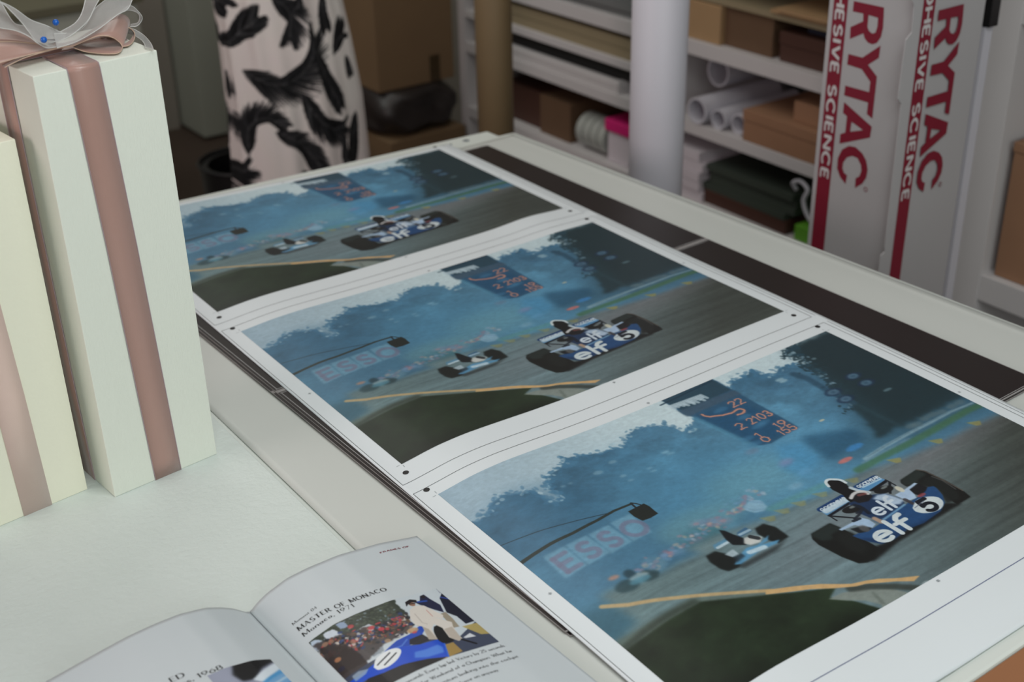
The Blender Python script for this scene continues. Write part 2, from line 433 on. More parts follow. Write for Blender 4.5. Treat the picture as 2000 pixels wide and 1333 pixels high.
# ---- the race photograph printed three times
def race_art():
    W_, H_ = 1120, 758
    c = Canvas(W_, H_, (176, 202, 212))
    yy = np.linspace(0, 1, H_)[:, None]; xx = np.linspace(0, 1, W_)[None]
    # pale sky, a little darker at the left edge
    sky0 = np.array((150, 176, 192.)); sky1 = np.array((196, 216, 222.))
    t = np.clip(xx*2.2+yy*.3, 0, 1)[..., None]*np.ones((H_, 1, 1)); c.a = sky0*(1-t)+sky1*t
    r0 = np.random.default_rng(8)
    # far tree line, blue with haze
    L = [(-0.0519,0.0931),(0.0086,0.1649),(0.0273,0.1612),(0.0401,0.1549),(0.0489,0.1364),(0.0651,0.1284),(0.0832,0.1268),(0.0975,0.1384),(0.1119,0.1498),(0.1281,0.1577),(0.1316,0.1805),(0.1311,0.2062),(0.1326,0.2275),(0.1443,0.2439),(0.1557,0.227),(0.1619,0.2006),(0.1521,0.1702),(0.17,0.1554),(0.1708,0.1289),(0.1903,0.1212),(0.2118,0.1152),(0.2309,0.099)]
    L += [(0.2419,0.0789),(0.2803,0.1003),(0.3105,0.1142),(0.3549,0.1266),(0.3838,0.0875),(0.4188,0.0728),(0.4535,0.0937),(0.4736,0.1166),(0.4805,0.1606),(0.4957,0.169)]
    L += [(0.508,0.1565),(0.5705,0.0948),(0.6661,0.076),(0.6876,0.0434),(0.7088,0.0493),(0.7242,0.0479),(0.7435,0.0409),(0.7555,0.0502),(0.758,0.0784),(0.7683,0.1006),(0.7955,0.0829),(0.8255,0.0775),(0.8399,0.1048),(0.8522,0.1397)]
    L2 = L+[(1.05, .3), (1.05, .95), (-.05, .95)]
    c.poly(L2, (66, 110, 138), 1, 1.8, rag=7, seed=3)
    # variation inside the blue haze
    n1 = fbm(H_, W_, 4, 11, 4); n2 = fbm(H_, W_, 26, 21, 4)
    tree = 1-np.clip((c.a[..., 0]-62)/60, 0, 1)
    hz = np.array((100, 160, 190.)); dk = np.array((48, 92, 118.))
    def region(pts, soft):
        P = c.px(pts); x0, x1, y0, y1 = c.box(P, soft*3+2); m = np.zeros((H_, W_)); m[y0:y1, x0:x1] = blur(c.mask_poly(P, x0, x1, y0, y1), soft)
        return m
    mix = np.clip((n1-.42)*3.0, 0, 1)*tree*.45
    c.a = c.a*(1-mix[..., None])+hz*mix[..., None]
    mix = np.clip((.50-n1)*3.0, 0, 1)*tree*.45
    c.a = c.a*(1-mix[..., None])+dk*mix[..., None]
    up = (np.clip((yy-.16)*2.6, 0, 1)*np.clip((.62-yy)*6, 0, 1)*np.clip(1.25-np.abs(xx-.48)*1.9, 0, 1)*tree*.50)[..., None]
    c.a = c.a*(1-up)+hz*up
    fine = ((n2-.5)*tree*np.clip((.5-yy)*4, 0, 1))[..., None]; c.a = c.a*(1+fine*.45)
    # bright blue haze in the middle
    c.ell((.60, .50), .17, .16, (92, 158, 196), alpha=.50, soft=40)
    c.ell((.36, .34), .14, .13, (78, 142, 178), alpha=.45, soft=36)
    c.ell((.47, .46), .11, .06, (118, 168, 176), alpha=.40, soft=26)
    c.ell((.30, .52), .09, .04, (120, 166, 168), alpha=.40, soft=14)
    c.ell((.28, .57), .045, .028, (52, 104, 112), alpha=.55, soft=9)
    c.ell((.10, .28), .12, .10, (52, 98, 128), alpha=.45, soft=24)
    c.poly([(-.02, .60), (.10, .62), (.22, .70), (.20, .80), (.16, .90), (-.02, .96)], (46, 86, 100), .70, 18)
    # light gaps in the foliage
    for p, r in [((.155, .175), .008), ((.18, .19), .006), ((.197, .19), .005), ((.26, .19), .012), ((.305, .17), .010), ((.29, .24), .008)]:
        c.ell(p, r*.9, r*.5, (150, 186, 202), alpha=.4, soft=2)
    for p in [(0.3448,0.0987),(0.3405,0.1201),(0.2925,0.2677),(0.3462,0.2515),(0.4062,0.2163),(0.3461,0.2676)]: c.ell(p, .007, .003, (140, 182, 202), alpha=.4, soft=2)
    for p in [(0.494,0.1578),(0.4988,0.1764),(0.7669,0.1287),(0.7691,0.1412)]: c.ell(p, .011, .005, (172, 202, 212), alpha=.6, soft=2)
    for p in [(0.4059,0.2148),(0.4108,0.2291)]: c.ell(p, .010, .004, (130, 178, 202), alpha=.5, soft=2.5)
    for k in range(420):
        i = int(r0.integers(0, len(L)-1)); t_ = r0.random(); q = (L[i][0]*(1-t_)+L[i+1][0]*t_, L[i][1]*(1-t_)+L[i+1][1]*t_)
        q = (q[0]+r0.normal()*.004, q[1]+r0.normal()*.008)
        c.ell(q, .002+.005*r0.random(), .002+.003*r0.random(), (66, 116, 148) if r0.random() < .84 else (168, 194, 206), ang=r0.random()*3, alpha=.55, soft=.9)
    # dark wood on the right
    D = [(1.0019,0.0067),(0.8986,0.0104),(0.8596,0.0297),(0.8628,0.0548),(0.8614,0.0963),(0.8498,0.1336),(0.8526,0.1587),(0.8242,0.2266),(0.7922,0.3301),(0.7587,0.4272),(0.6982,0.4612),(0.6593,0.492),(0.6341,0.4623),(0.6125,0.5248),(0.6657,0.563)]
    D2 = D+[(1.05, .62), (1.05, -.05), (.87, -.05)]
    c.poly(D2, (36, 66, 82), .55, 22)
    c.poly([(1.0019,0.0067),(0.8986,0.0104),(0.8619,0.0252),(0.8602,0.0404),(0.8709,0.0783),(0.8496,0.1262),(0.8503,0.1705),(0.8247,0.2701),(0.7929,0.3862),(0.7707,0.4685),(0.7487,0.5217)]+[(1.05, .52), (1.05, -.05), (.87, -.05)], (30, 54, 62), .95, 5, rag=14, seed=9)
    c.poly([(1.0019,0.0067),(0.8986,0.0104),(0.869,0.1051),(0.8622,0.1408),(0.8585,0.267),(0.8169,0.5243)]+[(1.05, .50), (1.05, -.05), (.93, -.05)], (26, 46, 52), .75, 16)
    DT = [(0.8986,0.0104),(0.8619,0.0252),(0.8602,0.0404),(0.8709,0.0783),(0.8496,0.1262),(0.8503,0.1705),(0.8247,0.2701),(0.7929,0.3862)]
    for k in range(260):
        i = int(r0.integers(0, len(DT)-1)); t_ = r0.random(); q = (DT[i][0]*(1-t_)+DT[i+1][0]*t_+r0.normal()*.010, DT[i][1]*(1-t_)+DT[i+1][1]*t_+r0.normal()*.010)
        c.ell(q, .002+.006*r0.random(), .002+.002*r0.random(), (34, 60, 70) if r0.random() < .8 else (110, 140, 156), ang=r0.random()*3, alpha=.75, soft=1.0)
    for q in ([(0.8971,0.0132),(0.8593,0.0223)], [(0.8796,0.0621),(0.8576,0.0374)], [(0.8949,0.0253),(0.8718,0.022)], [(0.8569,0.1201),(0.8396,0.1145)], [(0.855,0.1542),(0.8555,0.1911)]):
        c.line(q, .012, (34, 66, 80), .9, 1.2, w1=.003)
    c.line([(0.8059,0.1327),(0.8138,0.171),(0.8101,0.2529),(0.8113,0.3527)], .018, (40, 74, 96), .8, 3)
    for p in [(0.8602,0.0404),(0.8723,0.0368),(0.8865,0.103),(0.8432,0.1912)]: c.ell(p, .006, .004, (150, 180, 190), alpha=.45, soft=1.5)
    for p in [(0.8928,0.2492),(0.8928,0.3),(0.8128,0.2774),(0.8122,0.3259)]:
        c.ell(p, .022, .013, (26, 48, 74), alpha=.7, soft=2); c.ell(p, .013, .009, (96, 134, 156), alpha=.65, soft=2.2); c.ell(p, .006, .004, (44, 76, 100), alpha=.6, soft=1.5)
    c.line([(0.8113,0.3527),(0.8169,0.5243)], .010, (44, 74, 84), .4, 4)
    c.ell([(0.9049,0.3646)][0], .012, .004, (120, 150, 160), alpha=.6, soft=2)
    c.ell([(0.7162,0.3633)][0], .007, .003, (200, 196, 170), alpha=.8, soft=1.2)
    c.poly([(0.647,0.3873),(0.7431,0.4487),(0.7304,0.4997),(0.6642,0.5107),(0.6251,0.5147),(0.6298,0.4062)], (34, 80, 110), .7, 9)
    c.poly([(0.5865,0.3753),(0.6275,0.4035),(0.6178,0.4936),(0.549,0.5359),(0.5328,0.4688)], (70, 142, 188), .6, 9)
    # timing tower
    T = [(0.5279,-0.0061),(0.6631,-0.0009),(0.6657,0.0171),(0.6641,0.3477),(0.5803,0.3597),(0.5498,0.3409),(0.5325,0.1229),(0.5254,0.0967)]
    c.poly(T, (40, 82, 112), .93, 2.0)
    c.poly([(0.5263,-0.0034),(0.6631,-0.0009),(0.6625,0.0813),(0.5336,0.0836)], (36, 66, 82), .9, 2.0)
    c.poly([(0.5258,0.0745),(0.6664,0.0861),(0.6676,0.1161),(0.5247,0.1139)], (62, 86, 106), .85, 2.5)
    c.line([(0.5131,0.0185),(0.6577,0.0074)], .004, (24, 52, 70), .9, 1)
    c.poly([(0.5368,0.1284),(0.6418,0.1432),(0.655,0.2671),(0.6564,0.3444),(0.5635,0.3456)], (30, 78, 114), .75, 5)
    c.line([(0.5331,0.1326),(0.5516,0.343)], .012, (82, 142, 172), .7, 3)
    r = np.random.default_rng(4)
    for k in range(16):   # blurred white letters on the tower head
        a = np.array([(0.5226,0.0388),(0.6021,0.0478)]); q = a[0]+(a[1]-a[0])*k/15
        c.line([q, q+np.array((.004*r.random(), .010+.020*r.random()))], .008, (186, 206, 216), .75, 1.0)
    def led(text, u0, u1, vb, h):
        st_, tw = lay(text, .2); k = (u1-u0)/tw
        for s_ in st_:
            q = resample(np.array([(u0+px*k, vb-py*h) for px, py in s_]), max(4, len(s_)*2)); q = q+(r.random(q.shape)-.5)*.0022
            c.line(q, .0055, (110, 96, 112), .5, 1.4); c.line(q, .0026, (206, 144, 120), .85, .6)
    led('22', .620, .652, .158, .030)
    q = catmull([(.552, .130), (.556, .148), (.575, .165), (.600, .176), (.622, .172), (.628, .184), (.620, .196), (.606, .194)], 6)
    c.line(q, .009, (120, 96, 104), .5, 1.5); c.line(q+(r.random(q.shape)-.5)*.002, .0045, (206, 144, 120), .85, .6)
    led('2', .573, .588, .258, .030); led('2103', .604, .660, .256, .030)
    led('1', .578, .588, .325, .028); led('0', .576, .592, .348, .026)
    led('19', .632, .658, .318, .028); led('155', .620, .660, .350, .028)
    for p in [(0.5923,0.1446),(0.6095,0.2135),(0.6088,0.2745),(0.6239,0.2687),(0.5571,0.3021),(0.5562,0.3326)]: c.ell(p, .018, .007, (70, 128, 166), alpha=.5, soft=3)
    # crowd and cars in the haze
    for p, col in zip([(0.5607,0.4473),(0.5521,0.4544),(0.5613,0.5112),(0.5146,0.5437),(0.5345,0.3565),(0.296,0.514),(0.3104,0.5215),(0.3267,0.5311),(0.3387,0.5473),(0.3373,0.5787),(0.2625,0.5667),(0.1964,0.5694),(0.212,0.5785),(0.1695,0.589)],
                      [(170,140,170),(130,130,180),(120,170,210),(170,200,220),(130,120,140),(150,150,170),(120,130,170),(180,130,150),(170,140,160),(100,160,190),(150,130,160),(170,120,140),(130,160,190),(120,150,160)]):
        c.ell(p, .016, .008, col, alpha=.30, soft=4)
    for k in range(150):
        u_ = .12+.34*r.random(); c.ell((u_, .625-.28*u_+r.normal()*.013), .003+.004*r.random(), .002+.003*r.random(), [(170,130,140),(180,190,205),(110,150,185),(150,120,140),(196,170,150),(96,140,170)][int(r.integers(0, 6))], alpha=.45, soft=1.6)
    c.ell([(0.6928,0.513)][0], .022, .008, (60, 130, 190), alpha=.85, soft=2.5)
    c.ell([(0.6466,0.5401)][0], .018, .006, (214, 116, 108), alpha=.8, soft=2)
    c.poly([(0.3964,0.5297),(0.4209,0.5182),(0.4328,0.5353),(0.4289,0.5654),(0.4161,0.5741),(0.3984,0.5659),(0.3914,0.547)], (150, 188, 210), .75, 2.2); c.line([(0.4164,0.5248),(0.4302,0.544)], .006, (110, 150, 180), .6, 1.5); c.line([(0.3954,0.5362),(0.4034,0.5586),(0.4206,0.5676)], .005, (110, 150, 176), .55, 1.5)
    # asphalt
    E_ = [(-.05, .74), (.05, .71)]+[(0.0428,0.5854),(0.0909,0.5963),(0.1397,0.6172),(0.2007,0.611),(0.247,0.6121)]+[(0.2221,0.5818),(0.2938,0.5768),(0.345,0.5866),(0.4157,0.6034),(0.4682,0.601),(0.5372,0.6159)]+[(0.6393,0.6008),(0.7369,0.6268),(0.8248,0.6386),(0.9426,0.6382),(1.0009,0.6431),(1.0644,0.6611)]
    A_ = E_+[(1.05, .50), (1.05, 1.05), (-.05, 1.05)]
    m_ = region(A_, 8.0)
    st = fbm(H_, W_, 5, 51, 5, ax=1.0, ay=14)
    # the streaks run along the track, rising slightly to the right
    yy2 = (np.arange(H_)[:, None]+np.arange(W_)[None]*-.0).astype(int) % H_
    base = np.array((102, 124, 130.)); right = np.array((64, 70, 66.)); left = np.array((98, 124, 126.))
    tx = np.clip((xx-.50)*2.2+(yy-.75)*1.3, 0, 1)[..., None]
    tl = np.clip((.28-xx)*4+(yy-.80)*-2, 0, 1)[..., None]*.6
    road = base*(1-tx)+right*tx; road = road*(1-tl)+left*tl
    road = road*(1+(st[..., None]-.5)*.34)
    pinkish = np.clip(1-np.abs(yy-(.86-.26*xx))*9, 0, 1)[..., None]*np.clip((xx-.25)*3, 0, 1)[..., None]*.5
    road = road*(1-pinkish)+np.array((134, 134, 140.))*pinkish
    c.a = c.a*(1-m_[..., None])+road*m_[..., None]
    # verge, guard rail and cones
    c.line([(0.6388,0.5928),(0.7105,0.5897),(0.7885,0.5906),(0.8581,0.587),(0.9651,0.5786),(1.0166,0.583)], .016, (66, 108, 62), .65, 3.2)
    c.line([(0.6782,0.5687),(0.7337,0.5609),(0.8164,0.5572),(0.8761,0.5572),(0.9356,0.5548),(0.9966,0.5612)], .010, (140, 170, 182), .75, 2.0, w1=.005)
    c.line([(0.6884,0.5647),(0.7424,0.5589),(0.8236,0.553),(0.8847,0.5516),(0.9434,0.5504)], .003, (96, 130, 146), .7, 1)
    c.line([(0.665,0.5768),(0.722,0.5754),(0.7951,0.574)], .005, (110, 140, 160), .6, 2)
    for q in [(0.8326,0.5423),(0.8476,0.5465),(0.8757,0.5399),(0.8987,0.5398),(0.92,0.5462),(0.9531,0.5438),(0.9768,0.5436)]: c.ell((q[0], q[1]-.006), .013, .008, (96, 118, 124), alpha=.55, soft=3)
    c.line([(0.4267,0.5781),(0.4835,0.5797),(0.5595,0.586)], .014, (92, 150, 140), .5, 4)
    for q in [(0.9386,0.6297),(0.8297,0.6243),(0.7181,0.6173),(0.6079,0.6106)]+[(0.531,0.6052),(0.481,0.5999),(0.4414,0.598),(0.4062,0.6004)]:
        c.poly([(q[0]-.014, q[1]-.012), (q[0]+.014, q[1]+.004), (q[0]+.004, q[1]+.020), (q[0]-.006, q[1]+.016)], (166, 150, 66), .6 if q[0] > .7 else .38, 1.6)
    # grass
    G = [(-0.0081,0.7556),(0.0418,0.7547),(0.0806,0.7521),(0.1528,0.7506),(0.2522,0.8211)]+[(0.1395,0.7353),(0.2115,0.7904),(0.2866,0.8435),(0.3548,0.8903),(0.3287,0.9075),(0.3523,0.9443),(0.3738,1.0037)]+[(.40, 1.05), (-.05, 1.05)]
    c.poly([(-0.0063,0.7207),(0.0402,0.7305),(0.0923,0.7328),(0.1493,0.7295)]+[(0.1441,0.7279),(0.2611,0.8083),(0.2877,0.8595)]+[(.30, 1.05), (-.05, 1.05)], (92, 104, 92), .6, 4)
    mg = region(G, 2.0)
    gr = np.array((33, 47, 31.))*(1+(fbm(H_, W_, 10, 71, 5)[..., None]-.5)*1.1)
    gr = gr*(1-np.clip((yy-.93)*5, 0, .35)[..., None])
    c.a = c.a*(1-mg[..., None])+gr*mg[..., None]
    c.line([(-0.0032,0.7516),(0.0488,0.7428),(0.0934,0.7398),(0.1461,0.7435)], .014, (44, 54, 46), .75, 4)
    # concrete apron and yellow line
    c.poly([(0.3233,0.9092),(0.3536,0.912),(0.3841,0.9265),(0.4244,0.967),(0.4398,1.004),(0.4022,1.0088),(0.3728,1.0081),(0.3814,0.9919),(0.3685,0.9614),(0.3423,0.9343)], (128, 138, 132), .95, 1.6)
    c.poly([(0.4639,1.0012),(0.4807,0.996),(0.4961,1.0039),(0.5013,1.0125),(0.471,1.0148)], (160, 174, 178), .9, 1.2)
    c.line([(0.3709,0.9126),(0.4021,0.9342),(0.4346,0.9694),(0.4613,1.0042)], .014, (50, 56, 50), .8, 2.5)
    c.line([(0.393,0.9532),(0.3863,0.9915)], .006, (90, 100, 94), .6, 2)
    c.poly([(0.2582,0.8043),(0.3025,0.8309),(0.3403,0.8591),(0.3671,0.8866),(0.3825,0.9016),(0.4068,0.913),(0.427,0.926),(0.4512,0.9492),(0.4868,0.9759),(0.4682,0.9812),(0.4448,0.957),(0.4189,0.936),(0.4006,0.9209),(0.3842,0.9149),(0.3522,0.8905),(0.3189,0.8603),(0.2929,0.8442),(0.25,0.8161)], (204, 166, 114), .95, 1.0)
    c.line([(0.0305,0.6173),(0.0626,0.655),(0.1005,0.6829),(0.1335,0.7101),(0.1904,0.7538),(0.2662,0.8137)], .0085, (196, 166, 118), .85, 1.4, w1=.008)
    # signal arm, cable, lamp and the four-letter board
    for P_ in ([(0.0341,0.3878),(0.0755,0.3931),(0.0739,0.4854),(0.0286,0.4862)], [(0.0778,0.3933),(0.1211,0.3943),(0.1227,0.4842),(0.0753,0.4872)], [(0.1251,0.396),(0.169,0.3931),(0.1709,0.4821),(0.1223,0.4894)], [(0.1755,0.3906),(0.2208,0.3872),(0.2162,0.4781),(0.1724,0.4837)]):
        c.poly(P_, (120, 168, 192), .62, 2.2)
    art_text(c, 'ESSO', .042, .220, .472, .060, .0100, (112, 116, 142), .75, 1.5, gap=.42)
    c.line([(-0.003,0.3681),(0.0259,0.3644),(0.0623,0.3632),(0.1088,0.3671),(0.1608,0.3628),(0.2038,0.354),(0.2451,0.3544)], .0085, (40, 50, 48), 1, .5, w1=.005)
    c.line([(-0.0013,0.2809),(0.0274,0.2902),(0.0679,0.3054),(0.118,0.3267),(0.1593,0.3426),(0.1911,0.3537)], .0022, (38, 62, 76), .95, .4)
    c.poly([(0.223,0.3768),(0.2418,0.3735),(0.2616,0.371),(0.2639,0.3894),(0.2625,0.4071),(0.2615,0.4264),(0.242,0.4306),(0.2249,0.4288),(0.2216,0.4037)], (28, 34, 32), 1, .7)
    c.line([(0.2446,0.3507),(0.25,0.3594),(0.2543,0.3701)], .003, (30, 40, 44), 1, .4); c.line([(0.2434,0.3527),(0.2418,0.3735)], .004, (30, 40, 44), 1, .4)
    # third car, far and dim
    for p, rx, ry, col in zip([(0.0905,0.6042),(0.1323,0.6064),(0.1114,0.5763),(0.119,0.5962),(0.1149,0.6073),(0.0862,0.5617),(0.1595,0.5814)], (.022,.020,.010,.018,.020,.010,.02), (.014,.013,.012,.007,.007,.005,.02),
                              ((38,66,74),(38,60,64),(30,56,66),(150,176,184),(84,140,160),(190,140,120),(110,150,170))):
        c.ell(p, rx, ry, col, ang=.1, alpha=.8 if col[0] != 110 else .3, soft=2.6)
    # second car
    bl = (20, 26, 26)
    c.poly([(0.262,0.7011),(0.368,0.6947),(0.3905,0.6907),(0.3503,0.7106),(0.2705,0.7161)], (40, 46, 48), .8, 3)
    c.poly([(0.2427,0.6293),(0.2643,0.6271),(0.2784,0.6578),(0.2838,0.6964),(0.2644,0.7068),(0.2443,0.7045),(0.2376,0.6869),(0.2365,0.6532)], bl, 1, 2)
    c.poly([(0.3651,0.6146),(0.3866,0.612),(0.3964,0.6405),(0.3943,0.6877),(0.3661,0.6928),(0.3604,0.6731),(0.3575,0.6352)], bl, 1, 2)
    c.poly([(0.2736,0.6055),(0.312,0.6023),(0.3149,0.6124),(0.3042,0.6189),(0.2678,0.6217)], (90, 140, 170), .95, 1.5)
    c.poly([(0.3317,0.6015),(0.3545,0.5965),(0.357,0.6169),(0.3225,0.6202)], (54, 96, 130), .95, 1.5)
    c.line([(0.2748,0.6205),(0.3056,0.6168)], .006, (190, 210, 220), .9, 1)
    c.line([(0.3313,0.6117),(0.3546,0.6109)], .006, (170, 196, 210), .8, 1)
    c.poly([(0.3126,0.5674),(0.3188,0.5775),(0.3237,0.6039),(0.33,0.628),(0.32,0.6523),(0.3012,0.633),(0.3027,0.6068)], (18, 24, 28), 1, 1.5)
    c.poly([(0.2708,0.6504),(0.293,0.6453),(0.2916,0.6709),(0.2768,0.6696)], (170, 190, 200), .9, 1.5)
    c.poly([(0.264,0.6934),(0.3008,0.6667),(0.3145,0.6603),(0.3351,0.6677),(0.3713,0.6529),(0.3566,0.6692),(0.3388,0.6716),(0.3764,0.6828),(0.3642,0.6908),(0.3278,0.6875),(0.2747,0.7006)], (86, 146, 184), .95, 1.6)
    c.poly([(0.33,0.628),(0.347,0.6314),(0.3575,0.6492),(0.3444,0.6636),(0.3256,0.6581),(0.319,0.6443)], (206, 208, 204), .9, 1.6)
    c.line([(0.3423,0.6336),(0.349,0.6475)], .010, (30, 36, 40), .9, 1); c.line([(0.3088,0.6782),(0.3403,0.6834)], .010, (200, 220, 230), .85, 1.5)
    c.poly([(0.2768,0.6696),(0.2962,0.6688),(0.2964,0.6824),(0.2717,0.6912)], (30, 44, 54), .8, 2)
    # leading car
    c.poly([(0.4436,0.8273),(0.5029,0.8423),(0.545,0.843),(0.6795,0.8232),(0.7057,0.8519),(0.6674,0.8524),(0.5298,0.8615),(0.4582,0.8765),(0.4405,0.8622)], (16, 18, 18), .95, 3)
    c.poly([(0.4295,0.7133),(0.4773,0.7097),(0.4814,0.7337),(0.4859,0.7792),(0.4898,0.8183),(0.4904,0.8485),(0.4643,0.8688),(0.446,0.8705),(0.4322,0.8604),(0.423,0.8196),(0.4169,0.7547),(0.4205,0.7287)], (17, 20, 19), 1, 1.2)
    c.poly([(0.4295,0.7133),(0.4773,0.7097),(0.4822,0.7423),(0.455,0.7458),(0.4493,0.7598),(0.4304,0.7494),(0.4256,0.7267)], (34, 44, 43), .85, 3)
    c.poly([(0.4524,0.7556),(0.4734,0.7506),(0.488,0.7637),(0.487,0.7904),(0.4793,0.8316),(0.4547,0.8441),(0.4492,0.8139)], (24, 28, 27), .9, 4)
    c.poly([(0.6745,0.6914),(0.724,0.685),(0.7325,0.7011),(0.7374,0.7661),(0.7365,0.8205),(0.7322,0.8475),(0.6952,0.8484),(0.696,0.8198),(0.7085,0.7678),(0.688,0.7343),(0.6675,0.72),(0.6682,0.7013)], (18, 20, 19), 1, 1.2)
    c.poly([(0.6745,0.6914),(0.724,0.685),(0.7265,0.7146),(0.7027,0.7168),(0.6876,0.7283),(0.6687,0.7186),(0.6689,0.7021)], (38, 48, 46), .8, 2.5)
    c.poly([(0.6898,0.7306),(0.7137,0.7232),(0.7281,0.7289),(0.7318,0.7599),(0.7246,0.8184),(0.7099,0.835),(0.6837,0.8277),(0.7015,0.7822)], (26, 30, 29), .9, 2.5)
    c.line([(0.7235,0.6856),(0.7312,0.7026),(0.7353,0.7526),(0.7363,0.8176)], .003, (108, 96, 88), .6, .6); c.line([(0.7281,0.7289),(0.733,0.7585),(0.7302,0.8027)], .003, (110, 112, 110), .5, .8)
    c.poly([(0.4911,0.6498),(0.5546,0.6477),(0.5527,0.6768),(0.4912,0.683)], (74, 128, 172), 1, .8)
    c.poly([(0.5885,0.6472),(0.649,0.6391),(0.6546,0.6664),(0.6046,0.6733),(0.5894,0.6594)], (84, 140, 186), 1, .8)
    c.line([(0.4941,0.6558),(0.5544,0.6513)], .012, (24, 58, 104), 1, .6); c.line([(0.596,0.6443),(0.6465,0.6421)], .012, (26, 62, 108), 1, .6)
    art_text(c, 'GOODYEAR', .494, .556, .664, .010, .0024, (210, 220, 224), .9, .4)
    art_text(c, 'GOODYEAR', .598, .652, .650, .010, .0024, (210, 220, 224), .9, .4)
    c.line([(0.4984,0.6685),(0.5517,0.6648)], .013, (190, 208, 218), .9, 1.2); c.line([(0.6044,0.6536),(0.6502,0.6559)], .004, (176, 204, 222), .9, .6)
    c.poly([(0.4906,0.6838),(0.5506,0.6762),(0.5521,0.6842),(0.4925,0.6912)], (14, 20, 30), 1, .7); c.poly([(0.6046,0.6733),(0.6546,0.6664),(0.6529,0.6758),(0.6098,0.6817)], (14, 18, 26), 1, .7)
    c.line([(0.492,0.6869),(0.5227,0.7319)], .004, (24, 28, 34), 1, .5); c.line([(0.4929,0.689),(0.4927,0.7123)], .003, (24, 28, 34), 1, .5); c.line([(0.6545,0.6804),(0.6289,0.7135)], .005, (26, 30, 36), 1, .5); c.line([(0.6549,0.6667),(0.6552,0.6992)], .003, (24, 28, 34), 1, .5)
    c.poly([(0.5667,0.5807),(0.5743,0.5776),(0.5877,0.5942),(0.5904,0.6127),(0.5841,0.6396),(0.588,0.6579),(0.5811,0.6833),(0.5595,0.6977),(0.5512,0.6887),(0.5542,0.6648),(0.559,0.6453),(0.5565,0.6148),(0.56,0.5931)], (16, 18, 20), 1, .8)
    c.line([(0.5595,0.5972),(0.5644,0.581),(0.5736,0.575),(0.583,0.5832),(0.5912,0.5964),(0.5918,0.6126)], .006, (206, 216, 218), .95, .6, sm=5)
    c.line([(0.5864,0.6365),(0.5922,0.6625),(0.6011,0.6777)], .008, (190, 206, 216), .9, 1)
    c.poly([(0.5479,0.6797),(0.5941,0.6866),(0.6212,0.7052),(0.6304,0.7424),(0.6256,0.7642),(0.5859,0.7743),(0.5573,0.7747),(0.545,0.7614),(0.5392,0.7236),(0.5422,0.7003)], (28, 50, 82), 1, 1.2)
    c.poly([(0.6053,0.6988),(0.62,0.7066),(0.6269,0.7305),(0.6312,0.7542),(0.6177,0.761),(0.6029,0.7503),(0.601,0.7268),(0.5904,0.7044)], (176, 196, 216), .95, 2)
    c.poly([(0.5655,0.6635),(0.5815,0.6563),(0.5934,0.661),(0.5997,0.6762),(0.5973,0.6956),(0.5802,0.7041),(0.5618,0.6948),(0.5603,0.6769)], (24, 24, 28), 1, 1.2)
    c.line([(0.5623,0.6683),(0.5748,0.6599),(0.5864,0.66),(0.5953,0.6686),(0.5962,0.6806)], .007, (206, 206, 206), .95, .9, sm=5)
    c.line([(0.5801,0.6713),(0.592,0.6761)], .007, (120, 70, 66), .8, 1.2)
    c.poly([(0.476,0.7407),(0.5161,0.7403),(0.532,0.7394),(0.5385,0.7568),(0.5381,0.7796),(0.5217,0.7875),(0.5139,0.7688),(0.5074,0.7515),(0.4773,0.7487)], (158, 184, 210), 1, 1)
    c.poly([(0.492,0.7553),(0.5161,0.766),(0.5253,0.7862),(0.5112,0.7913),(0.4961,0.7851)], (20, 24, 28), .95, 1.5)
    c.line([(0.5137,0.7387),(0.5284,0.7407)], .006, (24, 30, 40), .9, .6)
    c.poly([(0.6305,0.7262),(0.6575,0.7256),(0.6875,0.7203),(0.691,0.7281),(0.6645,0.7333),(0.6608,0.7539),(0.654,0.7683),(0.6345,0.7631)], (168, 192, 218), 1, 1)
    c.poly([(0.6645,0.7333),(0.6903,0.7284),(0.6958,0.7539),(0.6813,0.771),(0.6657,0.7703),(0.6608,0.7539)], (18, 18, 22), .95, 1.2)
    c.poly([(0.4804,0.7783),(0.4931,0.7794),(0.5109,0.7885),(0.552,0.7845),(0.5875,0.7787),(0.6298,0.7687),(0.654,0.7683),(0.6833,0.7622),(0.6958,0.7539),(0.7067,0.7603),(0.706,0.7706),(0.6974,0.7995),(0.6812,0.825),(0.6565,0.8404),(0.6055,0.8476),(0.5703,0.8402),(0.5309,0.8478),(0.5033,0.8417),(0.4909,0.817),(0.4838,0.7945)], (32, 70, 116), 1, 1)
    c.poly([(0.5423,0.7584),(0.5637,0.7764),(0.6219,0.7655),(0.5896,0.7888),(0.5476,0.7899),(0.5411,0.7726)], (30, 66, 112), .6, 3)
    c.poly([(0.4838,0.7945),(0.4983,0.8076),(0.5114,0.8317),(0.5538,0.8324),(0.5748,0.8348),(0.6112,0.8408),(0.6612,0.835),(0.6491,0.8428),(0.6044,0.8489),(0.5699,0.8407),(0.5309,0.8478),(0.5033,0.8417),(0.4902,0.8178)], (20, 44, 78), .7, 3)
    c.line([(0.5589,0.779),(0.6221,0.7685)], .004, (110, 160, 200), .8, 1)
    c.line([(0.5489,0.7629),(0.5506,0.783)], .010, (180, 150, 126), .9, 1.2); c.line([(0.6345,0.7551),(0.6355,0.7777)], .008, (60, 56, 60), .9, 1)
    for p in [(0.6281,0.6933),(0.5392,0.7024)]: c.ell(p, .020, .010, (22, 24, 26), ang=.2, soft=.8); c.ell((p[0]+.006, p[1]-.006), .008, .003, (130, 140, 140), alpha=.8, soft=1)
    c.line([(0.5365,0.7206),(0.5537,0.7182),(0.5348,0.7293),(0.5205,0.7347)], .005, (26, 32, 42), .9, .7); c.line([(0.5517,0.6946),(0.556,0.7153),(0.553,0.7386)], .008, (20, 28, 40), .9, 1)
